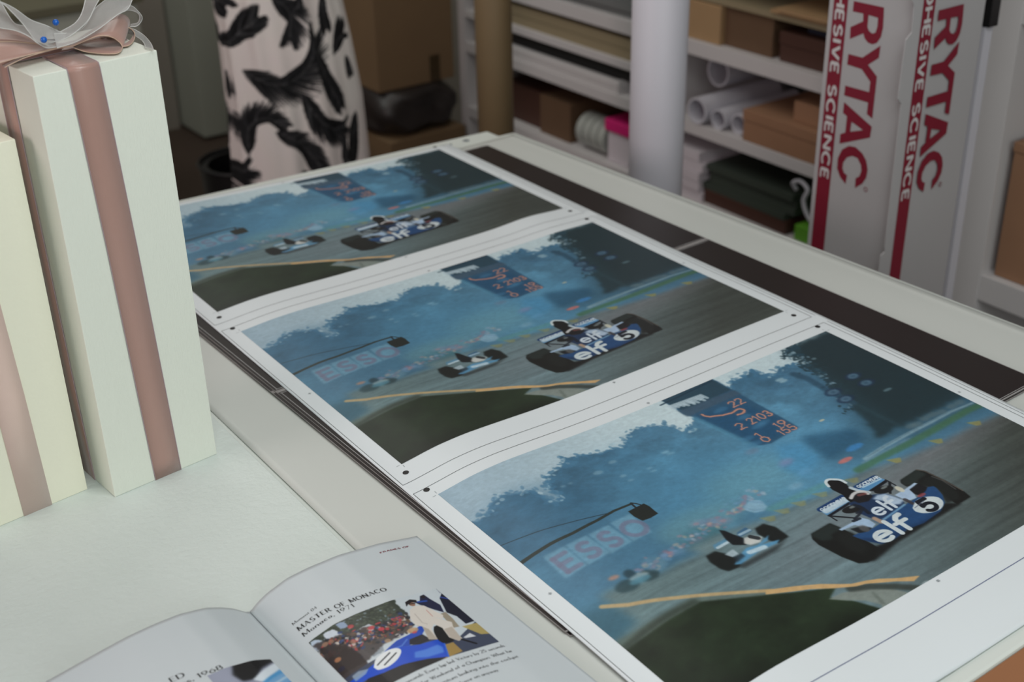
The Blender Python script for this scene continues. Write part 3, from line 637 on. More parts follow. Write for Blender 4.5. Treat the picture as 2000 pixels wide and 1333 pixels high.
    c.ell([(0.6517,0.7165)][0], .006, .010, (196, 196, 180), soft=1)
    c.ell([(0.5127,0.7751)][0], .008, .010, (110, 110, 110), alpha=.6, soft=1.5); c.ell([(0.6681,0.7674)][0], .010, .004, (190, 70, 60), alpha=.6, soft=1)
    wt = (200, 211, 214)
    c.poly(catmull([(0.6247,0.79),(0.6456,0.7752),(0.6636,0.776),(0.6775,0.7849),(0.6858,0.8004),(0.6815,0.82),(0.6649,0.8338),(0.6446,0.8326),(0.6281,0.821),(0.621,0.8044),(0.6247,0.79)], 5), wt, 1, .8)
    art_text(c, '5', .640, .666, .827, .046, .0085, (20, 24, 34), 1, .5)
    c.line([(0.6278,0.7932),(0.6567,0.7873)], .002, (90, 100, 120), .7, .5)
    def elf(u0, u1, vb, h, wd, col):
        w_ = u1-u0
        c.line([(u0+w_*.05, vb-h*.34), (u0+w_*.42, vb-h*.34)]+[(u0+w_*.235+w_*.185*math.cos(t), vb-h*.32-h*.32*math.sin(t)) for t in np.linspace(.1, 5.4, 20)], wd, col, 1, .5)
        c.line([(u0+w_*.58, vb), (u0+w_*.58, vb-h)], wd*1.15, col, 1, .5)
        c.line([(u0+w_*.80, vb), (u0+w_*.80, vb-h*.8), (u0+w_*.88, vb-h*.97), (u0+w_*.99, vb-h)], wd*1.15, col, 1, .5)
        c.line([(u0+w_*.68, vb-h*.58), (u0+w_*.98, vb-h*.58)], wd, col, 1, .5)
    elf(.502, .592, .842, .056, .0088, wt)
    elf(.558, .616, .762, .044, .0060, (200, 212, 222))
    # grain and tone
    g = (fbm(H_, W_, 120, 91, 2)-.5)[..., None]*.10+(RNG.random((H_, W_, 1))-.5)*.035
    c.a = np.clip(c.a*(1+g), 0, 255)
    c.a = c.a*.985+3.0
    return c
ART = race_art()

# ------------------------------------------------------------------ surfaces that printed sheets follow
def sstep(t):
    t = np.clip(t, 0, 1); return t*t*(3-2*t)
BX = np.array([.55, .575, .592, .606, .632, .647, .662, .69, .71, .746, .79, .84, .92, 1.0, 2.])
BZ = np.array([-.3, -.3, -.3, -.05, .40, .72, .86, 1.0, .93, .72, .42, .2, .08, 0, 0])
def sheet_z(x, y):
    x = np.asarray(x, float); y = np.asarray(y, float)
    g = sum(np.interp(x+d, BX, BZ) for d in (-.012, -.006, 0, .006, .012))/5
    z = .9+g*(.0043+.0032*sstep((1.45-y)/.35))
    z = z+.004*np.exp(-((x-1.145)/.05)**2)*np.exp(-((y-1.57)/.09)**2)
    z = z+.003*sstep((x-.85)/.3)*sstep((1.35-y)/.3)*sstep((y-.6)/.3)
    z = z-.003*sstep((.735-y)/.2)
    return np.maximum(z-.006*np.clip((.565-y)/.07, 0, 1.2)**2, .8934)
def sheet_pt(x, yf, off=0.0):
    """flat paper coordinates -> the lying sheet (its far end is curled a little towards the reader)"""
    x = np.asarray(x, float); yf = np.asarray(yf, float)
    y = yf-(.010+.032*sstep((x-.7)/.55))*sstep((yf-1.56)/.42)
    return np.stack([x, y, sheet_z(x, y)+off], -1)
PX0, PW, PH = .6078, .6100, .4129
PTOP = (1.0026, 1.4903, 1.9780)

# ------------------------------------------------------------------ the room
TZ = .892
fl = MB(); fl.box(-4, -3.2, -.1, 3.2, 6.2, 0); tag(fl.build('floor', M['floor']), kind='structure')
wb = MB(); wb.box(-4, 5.6, 0, 3.2, 5.75, 2.9); tag(wb.build('wall_back', M['wall']), kind='structure')
wr = MB(); wr.box(2.78, -3.2, 0, 2.9, 5.6, 2.9); tag(wr.build('wall_right', M['wall']), kind='structure')
cl = MB(); cl.box(-4, -3.2, 2.9, 3.2, 6.2, 3.0); tag(cl.build('ceiling', M['shelf']), kind='structure')

# ------------------------------------------------------------------ table
tb = empty('work_table', (.55, 1.2, 0)); tag(tb, 'large white work table carrying the race prints and gift boxes', 'table')
m_ = MB(); m_.prism([(-.45-.55, .47-1.2), (1.4717-.55, .489-1.2), (1.3976-.55, 1.9503-1.2), (-.45-.55, 2.045-1.2)], .852, TZ-.001)
m_.build('tabletop', M['table'], tb, bevel=.004)
for x, y in ((-.30, .60), (1.30, .62), (1.26, 1.82), (-.30, 1.88)):
    l_ = MB(); l_.box(x-.035-.55, y-.035-1.2, 0, x+.035-.55, y+.035-1.2, .852); l_.build('leg', M['table'], tb, bevel=.004)
# low rail at the far end, with its two fixing holes
m_ = MB(); m_.prism([(.60-.55, 2.000-1.2), (1.372-.55, 1.9535-1.2), (1.370-.55, 2.000-1.2), (.60-.55, 2.044-1.2)], .862, .886)
er = m_.build('end_rail', M['table'], tb, bevel=.003)
for x, y, r in ((1.3063, 1.9790, .0065), (1.272, 1.979, .0025)):
    h_ = MB(); h_.tube((x-.55, y-1.2, .8858), (x-.55, y-1.2, .8866), r, n=18); h_.build('screw_hole', M['greymark'], er)
# brown front board below the white top
m_ = MB(); m_.prism([(-.44-.55, .440-1.2), (1.46-.55, .452-1.2), (1.46-.55, .4885-1.2), (-.44-.55, .4695-1.2)], .70, .8885)
fp = m_.build('front_panel', M['brown'], tb, bevel=.001); fp['label'] = 'brown board along the near table edge'
h_ = MB(); h_.tube((0.8920-.55, 0.4873-1.2, .8884), (0.8920-.55, 0.4873-1.2, .8892), .0020, n=14); h_.build('screw', M['greymark'], fp)
# white lining paper over the right part of the table, softly rippled
nx, ny = 90, 110
vv = np.linspace(1, 0, ny)[:, None]; uu = np.linspace(0, 1, nx)[None]
Y_ = .51+vv*(1.935-.51)+uu*0; xr = 1.3925+(1.9503-Y_)*.0535-.010; X_ = .492+(xr-.492)*uu
rip = (np.sin(X_*21+Y_*9)+np.sin(X_*-13+Y_*17+1))*.25+.5
Z_ = .8925+.0010*rip*np.clip((X_-1.24)*9, 0, 1)*np.clip((xr-X_)*30, 0, 1)+.0006*rip*np.clip((.58-X_)*18, 0, 1)
Z_ = Z_+.0022*np.exp(-((xr-X_)/.006)**2)
o = grid_mesh('lining_paper', np.stack([X_, Y_, Z_], -1), M['cloth'], thick=.0006)
tag(o, 'thin white lining paper spread under the dark sheets on the table', 'paper')

# painted board under the gift boxes
m_ = MB(); m_.box(-.42, .49, .8925, .4855, 1.46, .8955)
tag(m_.build('painted_board', M['board'], bevel=.0008), 'thin rough white painted board under the gift boxes and the open book', 'board')

# ------------------------------------------------------------------ stack of dark sheets
ang = R(1.35)
labels = ['undermost dark brown double sheet of the stack lying on the lining paper', 'second from bottom dark double sheet under the race prints',
          'dark double sheet in the middle of the stack under the race prints', 'topmost dark double sheet directly beneath the white sheet of race prints']
offs = [(-.0015, -.002), (.002, .001), (-.003, .004), (.001, 0)]
for k in range(4):
    dx, dy = offs[k]; z0 = .8936+k*.00095
    r0_ = empty('dark_sheet', (.5575+dx, 1.8885+dy, z0), ang)
    tag(r0_, labels[k], 'printed sheet', 'dark double sheets stacked under the race prints')
    xw = .7470
    m_ = MB()
    m_.prism([(0, -1.147), (xw, -1.147), (xw, 0), (0, 0)], 0, .0008); m_.build('paper', M['edge'], r0_)
    for (y0, y1) in ((-.569, -.0015), (-1.1455, -.576)):
        q = MB(); q.prism([(.0006, y0), (xw-.0012, y0), (xw-.0012, y1), (.0006, y1)], .00078, .00086); q.build('dark_print', M['dark'], r0_)
    if k == 3:
        q = MB()
        for yl in (-.5665, -.5735, -.5785, -1.1435, -1.1465): q.box(.003, yl-.0003, .00086, xw-.004, yl+.0003, .0009)
        for xl in (.0045,): q.box(xl-.0003, -1.1435, .00086, xl+.0003, -.5785, .0009); q.box(xl-.0003, -.5665, .00086, xl+.0003, -.004, .0009)
        q.build('trim_lines', M['whiteline'], r0_)

# ------------------------------------------------------------------ white sheet with the three race prints
SH = empty('print_sheet', (.9, 1.2, .9)); SHO = np.array((.9, 1.2, .9))
tag(SH, 'long white glossy sheet with the same racing car photograph printed three times', 'printed sheet')
ys = np.linspace(1.992, .4985, 300); xs = np.linspace(.5845, 1.2480, 150)
XX, YY = np.meshgrid(xs, ys)
grid_mesh('paper', sheet_pt(XX, YY)-SHO, M['paper'], SH, thick=.0004)
for k, (nw, nh) in enumerate(((1120, 758), (900, 610), (620, 420))):
    X_, Y_ = np.meshgrid(PX0+PW*np.linspace(0, 1, nw), PTOP[k]-PH*np.linspace(0, 1, nh))
    o = grid_mesh('printed_photograph', sheet_pt(X_, Y_, .00022)-SHO, M['photo'], SH, colors=ART.down(nw, nh)/255.0)
    o['label'] = ['nearest print of the racing car photograph', 'middle print of the racing car photograph', 'farthest print of the racing car photograph'][k]
def draped(lines, wd, name, m, off=.0003):
    q = MB()
    for (x0, y0, x1, y1) in lines:
        n = max(2, int(math.hypot(x1-x0, y1-y0)/.006)); t = np.linspace(0, 1, n)
        dx, dy = x1-x0, y1-y0; L_ = math.hypot(dx, dy); nx_, ny_ = -dy/L_*wd/2, dx/L_*wd/2
        A_ = sheet_pt(x0+dx*t+nx_, y0+dy*t+ny_, off)-SHO; B_ = sheet_pt(x0+dx*t-nx_, y0+dy*t-ny_, off)-SHO
        q.add([tuple(p) for p in A_]+[tuple(p) for p in B_], [(i, i+1, n+i+1, n+i) for i in range(n-1)])
    return q.build(name, m, SH)
cut = []; marks = []
for k, top in enumerate(PTOP):
    y1 = top+.0190; y0 = top-PH-.0345
    x0, x1 = .5880, 1.2345
    if k < 2: cut.append((x0, y1, x1, y1))
    if k > 0: cut.append((x0, y0, x1, y0))
    cut += [(x0, y0, x0, y1), (x1, y0, x1, y1), (x1+.0068, y0, x1+.0068, y1)]
    for cx_, cy_ in ((PX0+PW/2, top+.0055), (PX0+PW/2, top-PH-.0055)):
        marks.append([(cx_-.0022, cy_+.0006, cx_+.0022, cy_+.0006), (cx_-.0022, cy_-.0008, cx_+.0022, cy_-.0008), (cx_-.0006, cy_-.002, cx_-.0006, cy_+.002), (cx_+.0008, cy_-.002, cx_+.0008, cy_+.002)])
    for cx_ in (PX0-.0058, PX0+PW+.0058):
        cy_ = top-PH/2
        marks.append([(cx_-.002, cy_+.0006, cx_+.002, cy_+.0006), (cx_-.002, cy_-.0008, cx_+.002, cy_-.0008), (cx_, cy_-.0022, cx_, cy_+.0022)])
    for sx, cx_ in ((-1, PX0), (1, PX0+PW)):
        for sy, cy_ in ((1, top), (-1, top-PH)):
            marks.append([(cx_+sx*.0025, cy_, cx_+sx*.007, cy_), (cx_, cy_+sy*.0025, cx_, cy_+sy*.007)])
    for cx_ in (.6030, 1.2190):
        for cy_ in (top+.0155, top-PH-.0165):
            if k == 0 and cy_ < top-.1: continue
            t = np.linspace(0, 2*np.pi, 29)[:-1]; P_ = sheet_pt(cx_+.0036*np.cos(t), cy_+.0036*np.sin(t), .0003)-SHO
            dm = MB(); dm.add([tuple(p) for p in P_], [tuple(range(28))]); dm.build('register_dot', M['ink'], SH)
draped(cut, .00055, 'cut_lines', M['ink'])
for mk in marks: draped(mk, .0004, 'register_mark', M['greymark'])
draped([(.5880, .5570, 1.2400, .5570)], .0008, 'trim_line', M['bluemark'])

# ------------------------------------------------------------------ open book
TH = .04; BSX, BSY = .3579, .9478
PA = np.array([-.30, -.19, -.1407, -.1164, -.0919, -.0671, -.0424, -.0277, -.0155, 0, .008, .0197, .0428, .0656, .1002, .1476, .1925, .25])
PZ_ = np.array([.915, .9255, .9314, .9338, .9341, .9327, .9269, .9198, .9122, .8985, .9054, .9117, .9185, .9195, .9181, .9098, .8976, .897])
def book_z(a):
    a = np.asarray(a, float)
    return sum(np.interp(a+d, PA, PZ_) for d in (-.003, 0, .003))/3
def bpt(a, b, off=0.0):
    a = np.asarray(a, float); b = np.asarray(b, float)
    return np.stack([BSX+a*math.cos(TH)+b*math.sin(TH), BSY+a*math.sin(TH)-b*math.cos(TH), book_z(a)+off], -1)
BK = empty('open_book', (BSX, BSY, .896)); BO = np.array((BSX, BSY, .896))
tag(BK, 'open race photography book lying at the front edge beside the gift boxes', 'book')
for side in (-1, 1):
    a_ = np.linspace(.0004, .1930, 70)*side; b_ = np.linspace(0, .285, 60)
    A_, B_ = np.meshgrid(a_, b_); top = bpt(A_, B_)-BO; bot = top.copy(); zb = .0008 if side < 0 else .0003
    bot[..., 2] = np.minimum(zb, top[..., 2]-.0005)
    name = 'left_page_block' if side < 0 else 'right_page_block'
    q = MB(); nr, nc = A_.shape
    V = [tuple(p) for p in top.reshape(-1, 3)]+[tuple(p) for p in bot.reshape(-1, 3)]; n0 = nr*nc
    F = []
    for i in range(nr-1):
        for j in range(nc-1): k = i*nc+j; F += [(k, k+1, k+nc+1, k+nc), (n0+k, n0+k+nc, n0+k+nc+1, n0+k+1)]
    for j in range(nc-1): F += [(j, n0+j, n0+j+1, j+1), ((nr-1)*nc+j, (nr-1)*nc+j+1, n0+(nr-1)*nc+j+1, n0+(nr-1)*nc+j)]
    for i in range(nr-1): F += [(i*nc, (i+1)*nc, n0+(i+1)*nc, n0+i*nc), (i*nc+nc-1, n0+i*nc+nc-1, n0+(i+1)*nc+nc-1, (i+1)*nc+nc-1)]
    q.add(V, F); ob = q.build(name, M['page'], BK, smooth=False)
    me = ob.data
    fl_ = np.array([abs(p.normal.z) > .5 for p in me.polygons]); me.polygons.foreach_set('use_smooth', fl_)
SK = .075   # the printing runs a touch askew on the curved page
def page_art():
    c = Canvas(620, 450, (196, 206, 212)); k = lambda pts: [((a-.0160)/.1348, (b-.0855-SK*(a-.0160))/.0985) for a, b in pts]
    r = np.random.default_rng(2)
    c.poly(k([(0.00617,0.0849),(0.06346,0.08271),(0.10537,0.08992),(0.10252,0.10288),(0.10408,0.11329),(0.09921,0.12683),(0.07725,0.12614),(0.04673,0.10939),(0.02456,0.10064),(0.00887,0.10338)]), (54, 62, 54), 1, 2, rag=10)
    for i in range(700):
        q = (r.random()*.60, r.random()*.40); v = r.random(); c.ell(q, .004+.010*r.random(), .004+.008*r.random(), [(40,48,40),(84,94,78),(66,78,62),(150,170,190)][int(v*3.3)], ang=r.random()*3, alpha=.55, soft=1.0)
    for pts, col in (([(0.01708,0.08569),(0.02379,0.09068),(0.02688,0.10358),(0.01854,0.10589),(0.01435,0.09687)], (190,206,226)), ([(0.02925,0.08858),(0.03863,0.09144),(0.04164,0.10439),(0.0369,0.11185),(0.02765,0.10456)], (214,224,236)), ([(0.04347,0.08817),(0.0515,0.09075),(0.05046,0.09906),(0.04335,0.09727)], (150,170,200)), ([(0.05565,0.10829),(0.06646,0.10868),(0.07002,0.11602),(0.05896,0.12034)], (196,204,212)), ([(0.04833,0.11983),(0.05983,0.12112),(0.06212,0.13662),(0.05746,0.14787),(0.04613,0.14862),(0.04461,0.13421)], (140,150,158))):
        c.poly(k(pts), col, .9, 1.6, rag=5)
    c.poly(k([(0.0164,0.09132),(0.05473,0.10975),(0.1005,0.12074),(0.09635,0.1362),(0.08144,0.14069),(0.06201,0.14095),(0.04118,0.14791),(0.0146,0.14253),(0.01718,0.11246)]), (56, 48, 48), .85, 3, rag=8)
    base = k([(0.01374,0.11125),(0.0338,0.11237),(0.04833,0.11983),(0.06419,0.12502),(0.08683,0.1243),(0.09932,0.12458)])
    for i in range(520):
        j = int(r.integers(0, 5)); t = r.random(); q = (base[j][0]*(1-t)+base[j+1][0]*t+r.normal()*.03, base[j][1]*(1-t)+base[j+1][1]*t+r.normal()*.06)
        c.ell(q, .006+.010*r.random(), .008+.016*r.random(), [(30,30,36),(24,28,40),(150,110,90),(190,60,66),(60,50,46),(200,196,190),(40,60,110),(90,70,54)][int(r.integers(0, 8))], ang=r.random()*3, alpha=.8, soft=1.0)
    c.poly(k([(0.01749,0.1042),(0.02456,0.10064),(0.02996,0.10749),(0.03763,0.11723),(0.03972,0.14176),(0.0381,0.15259),(0.02454,0.1567),(0.01329,0.1488),(0.01455,0.13402)]), (50, 42, 42), .9, 2, rag=8)
    for q, col in zip(k([(0.02456,0.10064),(0.02303,0.12507),(0.02001,0.1363),(0.05222,0.10063),(0.04848,0.11096),(0.05916,0.11144),(0.06535,0.1147),(0.07173,0.1219),(0.06746,0.13893),(0.02226,0.1154)]), [(150,116,96),(176,120,84),(40,40,60),(180,60,66),(90,70,60),(70,60,60),(196,70,80),(206,60,76),(170,140,110),(60,44,44)]):
        c.ell(q, .022, .020, col, alpha=.85, soft=1.5)
    # ground, car and figures
    c.poly(k([(0.09669,0.15912),(0.11942,0.17264),(0.15244,0.15713),(0.15773,0.19275),(0.13727,0.20052),(0.11078,0.19423),(0.08775,0.19154),(0.05239,0.18383),(0.0422,0.19103),(0.00925,0.14653)]), (64, 72, 92), 1, 1)
    c.poly(k([(0.13523,0.15874),(0.15295,0.16039),(0.15258,0.18037),(0.1434,0.17709)]), (176, 158, 96), .95, 1)
    c.poly(k([(0.10175,0.17379),(0.11389,0.17444),(0.11343,0.18963),(0.09796,0.19081),(0.0761,0.18473)]), (166, 138, 80), .95, 1)
    c.poly(k([(0.12621,0.17309),(0.13541,0.17032),(0.13753,0.1772),(0.12765,0.17503)]), (224, 228, 232), .9, 1)
    c.poly(k([(0.02305,0.16727),(0.0305,0.16413),(0.06037,0.17201),(0.09946,0.18872),(0.06685,0.19027),(0.04544,0.19411)]), (24, 22, 26), 1, 1.5)
    c.poly(k([(0.04343,0.15692),(0.05831,0.14864),(0.07383,0.14381),(0.08794,0.14342),(0.10587,0.13771),(0.10334,0.14549),(0.09122,0.15492),(0.07897,0.15662),(0.07256,0.15391)]), (28, 72, 176), 1, 1)
    c.poly(k([(0.08393,0.14933),(0.09711,0.15045),(0.09943,0.16122),(0.08721,0.16074),(0.07996,0.15517)]), (22, 22, 30), .95, 1)
    c.poly(k([(0.01331,0.15298),(0.02529,0.15555),(0.0443,0.15557),(0.06003,0.15017),(0.06804,0.15044),(0.07897,0.15662),(0.08721,0.16074),(0.10536,0.16472),(0.10711,0.17017),(0.09863,0.19025),(0.08157,0.18081),(0.05948,0.17334),(0.04244,0.17067),(0.03013,0.1647),(0.02008,0.16358)]), (26, 76, 196), 1, 1)
    c.poly(k([(0.07768,0.16658),(0.08685,0.16926),(0.09991,0.17048),(0.10163,0.17593),(0.09837,0.18246),(0.08274,0.17913),(0.07331,0.17297)]), (96, 148, 226), .7, 3)
    c.line(k([(0.10691,0.17005),(0.09801,0.18977)]), .008, (60, 110, 210), 1, .8)
    c.line(k([(0.05129,0.15106),(0.06089,0.15093),(0.07354,0.15246),(0.0821,0.14793)]), .010, (120, 160, 226), .6, 1.5)
    c.poly(catmull(k([(0.03955,0.15865),(0.04695,0.1515),(0.05917,0.1494),(0.06817,0.1523),(0.0692,0.1579),(0.06143,0.1644),(0.05014,0.16714),(0.04115,0.16445),(0.03955,0.15865)]), 5), (226, 230, 232), 1, .7)
    c.line(k([(0.0434,0.15902),(0.05995,0.15337)]), .010, (24, 26, 34), 1, .5); c.line(k([(0.04806,0.16317),(0.06423,0.15718)]), .010, (24, 26, 34), 1, .5)
    c.poly(k([(0.02155,0.15088),(0.0283,0.15091),(0.0358,0.15607),(0.03128,0.15883),(0.02081,0.15829)]), (150, 170, 190), .8, 1.5)
    c.ell(k([(0.09328,0.14071)])[0], .040, .026, (186, 150, 110), alpha=.9, soft=1.6); c.ell(k([(0.09313,0.144)])[0], .018, .012, (210, 60, 60), alpha=.7, soft=1.5)
    c.poly(k([(0.12964,0.09882),(0.13431,0.09841),(0.13528,0.10757),(0.13818,0.12014),(0.134,0.13224),(0.12912,0.12477),(0.1214,0.11088),(0.11961,0.10505),(0.12501,0.10559)]), (30, 36, 66), 1, 1)
    c.line(k([(0.12066,0.10563),(0.13028,0.10849)]), .018, (40, 80, 170), .9, 1); c.ell(k([(0.13156,0.10135)])[0], .016, .018, (34, 30, 34), soft=.8)
    c.poly(k([(0.14386,0.11105),(0.15073,0.10443),(0.15723,0.10572),(0.15499,0.12339),(0.15347,0.13974),(0.15188,0.15691),(0.14097,0.15684),(0.14076,0.14312),(0.13608,0.1334)]), (24, 28, 46), 1, 1)
    c.line(k([(0.14617,0.10986),(0.15312,0.11774)]), .016, (50, 80, 170), .8, 1.2); c.poly(k([(0.15112,0.09329),(0.15778,0.09333),(0.15432,0.10458),(0.14899,0.10375)]), (150, 156, 170), .9, 1); c.line(k([(0.1509,0.09573),(0.15396,0.10194)]), .008, (30, 30, 40), .9, .8)
    c.poly(k([(0.12967,0.13222),(0.13565,0.13196),(0.13522,0.14475),(0.13318,0.15759),(0.12687,0.15637)]), (150, 140, 122), .95, 1)
    c.poly(catmull(k([(0.11273,0.14616),(0.11958,0.14653),(0.12381,0.15466),(0.12087,0.1667),(0.11468,0.17333),(0.10598,0.17175),(0.10436,0.16415),(0.10814,0.15274),(0.11273,0.14616)]), 5), (26, 28, 30), 1, .8)
    c.poly(k([(0.10834,0.11327),(0.11627,0.10998),(0.12394,0.11349),(0.12747,0.12505),(0.13075,0.13519),(0.12695,0.14015),(0.12298,0.13559),(0.12003,0.1316),(0.13119,0.14836),(0.12805,0.15473),(0.12507,0.16679),(0.12454,0.1744),(0.11955,0.1754),(0.1151,0.16684),(0.11819,0.15152),(0.11505,0.14284),(0.1084,0.14833),(0.10436,0.16415),(0.0976,0.15982),(0.10359,0.14105),(0.0997,0.13647),(0.10076,0.12558)]), (214, 208, 200), 1, .9)
    c.poly(k([(0.10359,0.14105),(0.10637,0.14719),(0.10436,0.16415),(0.0974,0.16011)]), (160, 150, 136), .7, 1.5); c.poly(k([(0.11856,0.15401),(0.12703,0.15415),(0.12415,0.17396),(0.11955,0.1754),(0.1156,0.16712)]), (166, 154, 140), .6, 1.5)
    c.line(k([(0.10897,0.12074),(0.10702,0.13604),(0.10995,0.13999)]), .006, (160, 150, 145), .6, 1); c.line(k([(0.12183,0.12073),(0.12107,0.13217)]), .004, (180, 80, 70), .7, .8)
    c.ell(k([(0.11552,0.10643)])[0], .022, .026, (150, 112, 92), soft=.8); c.poly(k([(0.11176,0.10073),(0.11805,0.09884),(0.12283,0.10244),(0.12111,0.10709),(0.11752,0.1039),(0.1126,0.10482),(0.10868,0.10748)]), (30, 26, 30), 1, .8); c.line(k([(0.11343,0.10528),(0.11865,0.10647)]), .010, (24, 20, 24), 1, .5)
    c.line(k([(0.12345,0.17491),(0.13082,0.18623)]), .018, (20, 20, 26), 1, .7)
    g = (np.random.default_rng(1).random(c.a.shape[:2])-.5)[..., None]*.06; c.a = np.clip(c.a*(1+g), 0, 255)
    return c
pa = page_art()
U_, V_ = np.meshgrid(np.linspace(0, 1, 560), np.linspace(0, 1, 400))
aa = .0160+.1348*U_; bb = .0855+SK*(aa-.0160)+.0985*V_
grid_mesh('page_photograph', bpt(aa, bb, .00025)-BO, M['pagephoto'], BK, colors=pa.down(560, 400)/255.0)['label'] = 'photo of a seated driver in white beside a blue race car'
def left_art():
    c = Canvas(240, 200, (120, 170, 214)); r = np.random.default_rng(3)
    c.poly([(-.1, -.1), (1.1, -.1), (1.1, .12), (.3, .9), (-.1, 1.1)], (150, 156, 176), 1, 6)
    c.poly([(.42, -.05), (1.05, -.08), (1.05, .05), (.75, .22), (.55, .42), (.36, .40), (.30, .2)], (20, 22, 26), 1, 5)
    c.poly([(.5, .42), (1.1, .05), (1.1, .20), (.62, .55)], (222, 232, 240), .95, 3)
    c.line([(.5, .62), (1.1, .28)], .05, (70, 150, 206), .9, 3); c.line([(.55, .75), (1.1, .42)], .03, (206, 226, 238), .8, 3); c.line([(.6, .95), (1.1, .62)], .10, (30, 96, 176), .9, 4)
    return c
la = left_art()
U_, V_ = np.meshgrid(np.linspace(0, 1, 240), np.linspace(0, 1, 200))
aa = -.0850+.0590*U_; bb = .0925+.03*U_*0+.060*V_
grid_mesh('page_photograph', bpt(aa, bb, .00025)-BO, M['pagephoto'], BK, colors=la.down(240, 200)/255.0)['label'] = 'blurred black, white and blue photo on the left page'
def strokes_mesh(q, strokes, to3, thick, thin=None, serif=0.0, nrm=(0, 0, 1)):
    """strokes in layout units -> flat ribbons through the mapping to3(x, y)"""
    thin = thick if thin is None else thin; cnt = [0]
    def seg(p, r_, w_, ext):
        d = (r_[0]-p[0], r_[1]-p[1]); L_ = math.hypot(*d)
        if L_ < 1e-6: return
        ux, uy = d[0]/L_*ext*w_, d[1]/L_*ext*w_; nx_, ny_ = -d[1]/L_*w_/2, d[0]/L_*w_/2
        c_ = [(p[0]-ux+nx_, p[1]-uy+ny_), (r_[0]+ux+nx_, r_[1]+uy+ny_), (r_[0]+ux-nx_, r_[1]+uy-ny_), (p[0]-ux-nx_, p[1]-uy-ny_)]
        cnt[0] += 1; e_ = (cnt[0] % 13)*6e-6
        q.add([tuple(np.array(to3(*v))+np.array(nrm)*e_) for v in c_], [(0, 1, 2, 3)])
    for s_ in strokes:
        s_ = [tuple(p) for p in s_]
        for i in range(len(s_)-1):
            d = (s_[i+1][0]-s_[i][0], s_[i+1][1]-s_[i][1]); L_ = math.hypot(*d) or 1
            k_ = abs(d[1])/L_; up = d[1]/L_ if d[0] >= -1e-6 else -d[1]/L_
            w_ = thin+(thick-thin)*(k_**1.5)*(1.0 if (up <= .97 and up < 0) or abs(up) > .97 or len(s_) > 4 else .15)
            seg(s_[i], s_[i+1], w_, .25 if len(s_) > 2 else .0)
        if serif and len(s_) <= 3:
            for e, f_ in ((s_[0], s_[1]), (s_[-1], s_[-2])):
                if abs(e[1]-f_[1]) > .3: seg((e[0]-serif, e[1]+(thin/2 if e[1] < f_[1] else -thin/2)), (e[0]+serif, e[1]+(thin/2 if e[1] < f_[1] else -thin/2)), thin, 0)
def page_text(text, p0, p1, h, thick, thin, serif, name, m, gap=.2, space=.4):
    st_, tw = lay(text, gap, space); k_ = (p1[0]-p0[0])/tw; q = MB()
    def to3(x, y):
        a = p0[0]+x*k_; b = p0[1]+(p1[1]-p0[1])*(x/tw)-y*h
        return tuple(bpt(a, b, .00028)-BO)
    strokes_mesh(q, st_, to3, thick, thin, serif)
    return q.build(name, m, BK)
page_text('Moment 04', (.0172, .0560), (.0425, .0575), .0034, .12, .05, .10, 'caption_line', M['ink'], .24, .5)
page_text('MASTER OF MONACO', (.0176, .0665), (.1080, .0762), .0055, .20, .05, .16, 'headline', M['ink'], .34, .60)
page_text('Monaco, 1971', (.0172, .0762), (.0700, .0792), .0053, .15, .05, .12, 'headline', M['ink'], .27, .45)
page_text('FRAMES OF', (.1390, .0172), (.1730, .0170), .0022, .20, .16, 0, 'running_head', M['red'], .3, .5)
for i, (tx_, x0_, x1_) in enumerate((('seconds. Every lap led. Victory by 25 seconds.', .0500, .1520), ('for Weekend of a Champion. What he', .0600, .1520), ('momentum leaking into the cockpit', .0600, .1520), ('He drove on anyway.', .0760, .1250))):
    b1 = .2025+i*.0094; page_text(tx_, (x0_, b1-SK*(.152-x0_)), (x1_, b1-SK*(.152-x1_)), .0040, .11, .06, .08, 'body_text', M['ink'], .18, .42)
page_text('ED', (-.1120, .0805), (-.1003, .0812), .0062, .17, .04, .13, 'headline', M['ink'], .26)
page_text('ps, 1968', (-.1075, .0900), (-.0699, .0920), .0058, .14, .045, .10, 'headline', M['ink'], .2, .34)

# ------------------------------------------------------------------ gift boxes
def ribbon(name, A_, B_, m, parent, org, n=60, edge=None, cols=5, cup=0.0, thick=.0004):
    A_ = resample(catmull(A_, 8), n); B_ = resample(catmull(B_, 8), n)
    t = np.linspace(0, 1, cols)[:, None, None]
    P_ = A_[None]*(1-t)+B_[None]*t
    if cup:
        P_ = P_+np.array((0, 0, cup))*np.sin(np.pi*t)
    P_ = P_-np.array(org)
    o = grid_mesh(name, P_, m, parent, thick=thick)
    if edge:
        q = MB(); q.path([tuple(p) for p in P_[0]], .00045, 6); q.path([tuple(p) for p in P_[-1]], .00045, 6)
        q.build('edge_thread', edge, o)
    return o
GA = .102
def box_local(o3, a, b, z):  # a along the front, b into the depth
    return (a, b, z)
g1 = empty('gift_box', (.3282, 1.2192, .8956), GA)
tag(g1, 'tall white textured gift box with dusky pink ribbon and sheer bow', 'gift box')
W1, D1, H1 = .1268, .127, .4692
m_ = MB(); m_.box(0, 0, 0, W1, D1, H1); m_.build('carton', M['giftwhite'], g1, bevel=.0009)
e = .0006
def strip(q, pts, wv):
    n = len(pts); q.add([tuple(p) for p in pts]+[tuple(np.array(p)+np.array(w_)) for p, w_ in zip(pts, wv)], [(i, i+1, n+i+1, n+i) for i in range(n-1)])
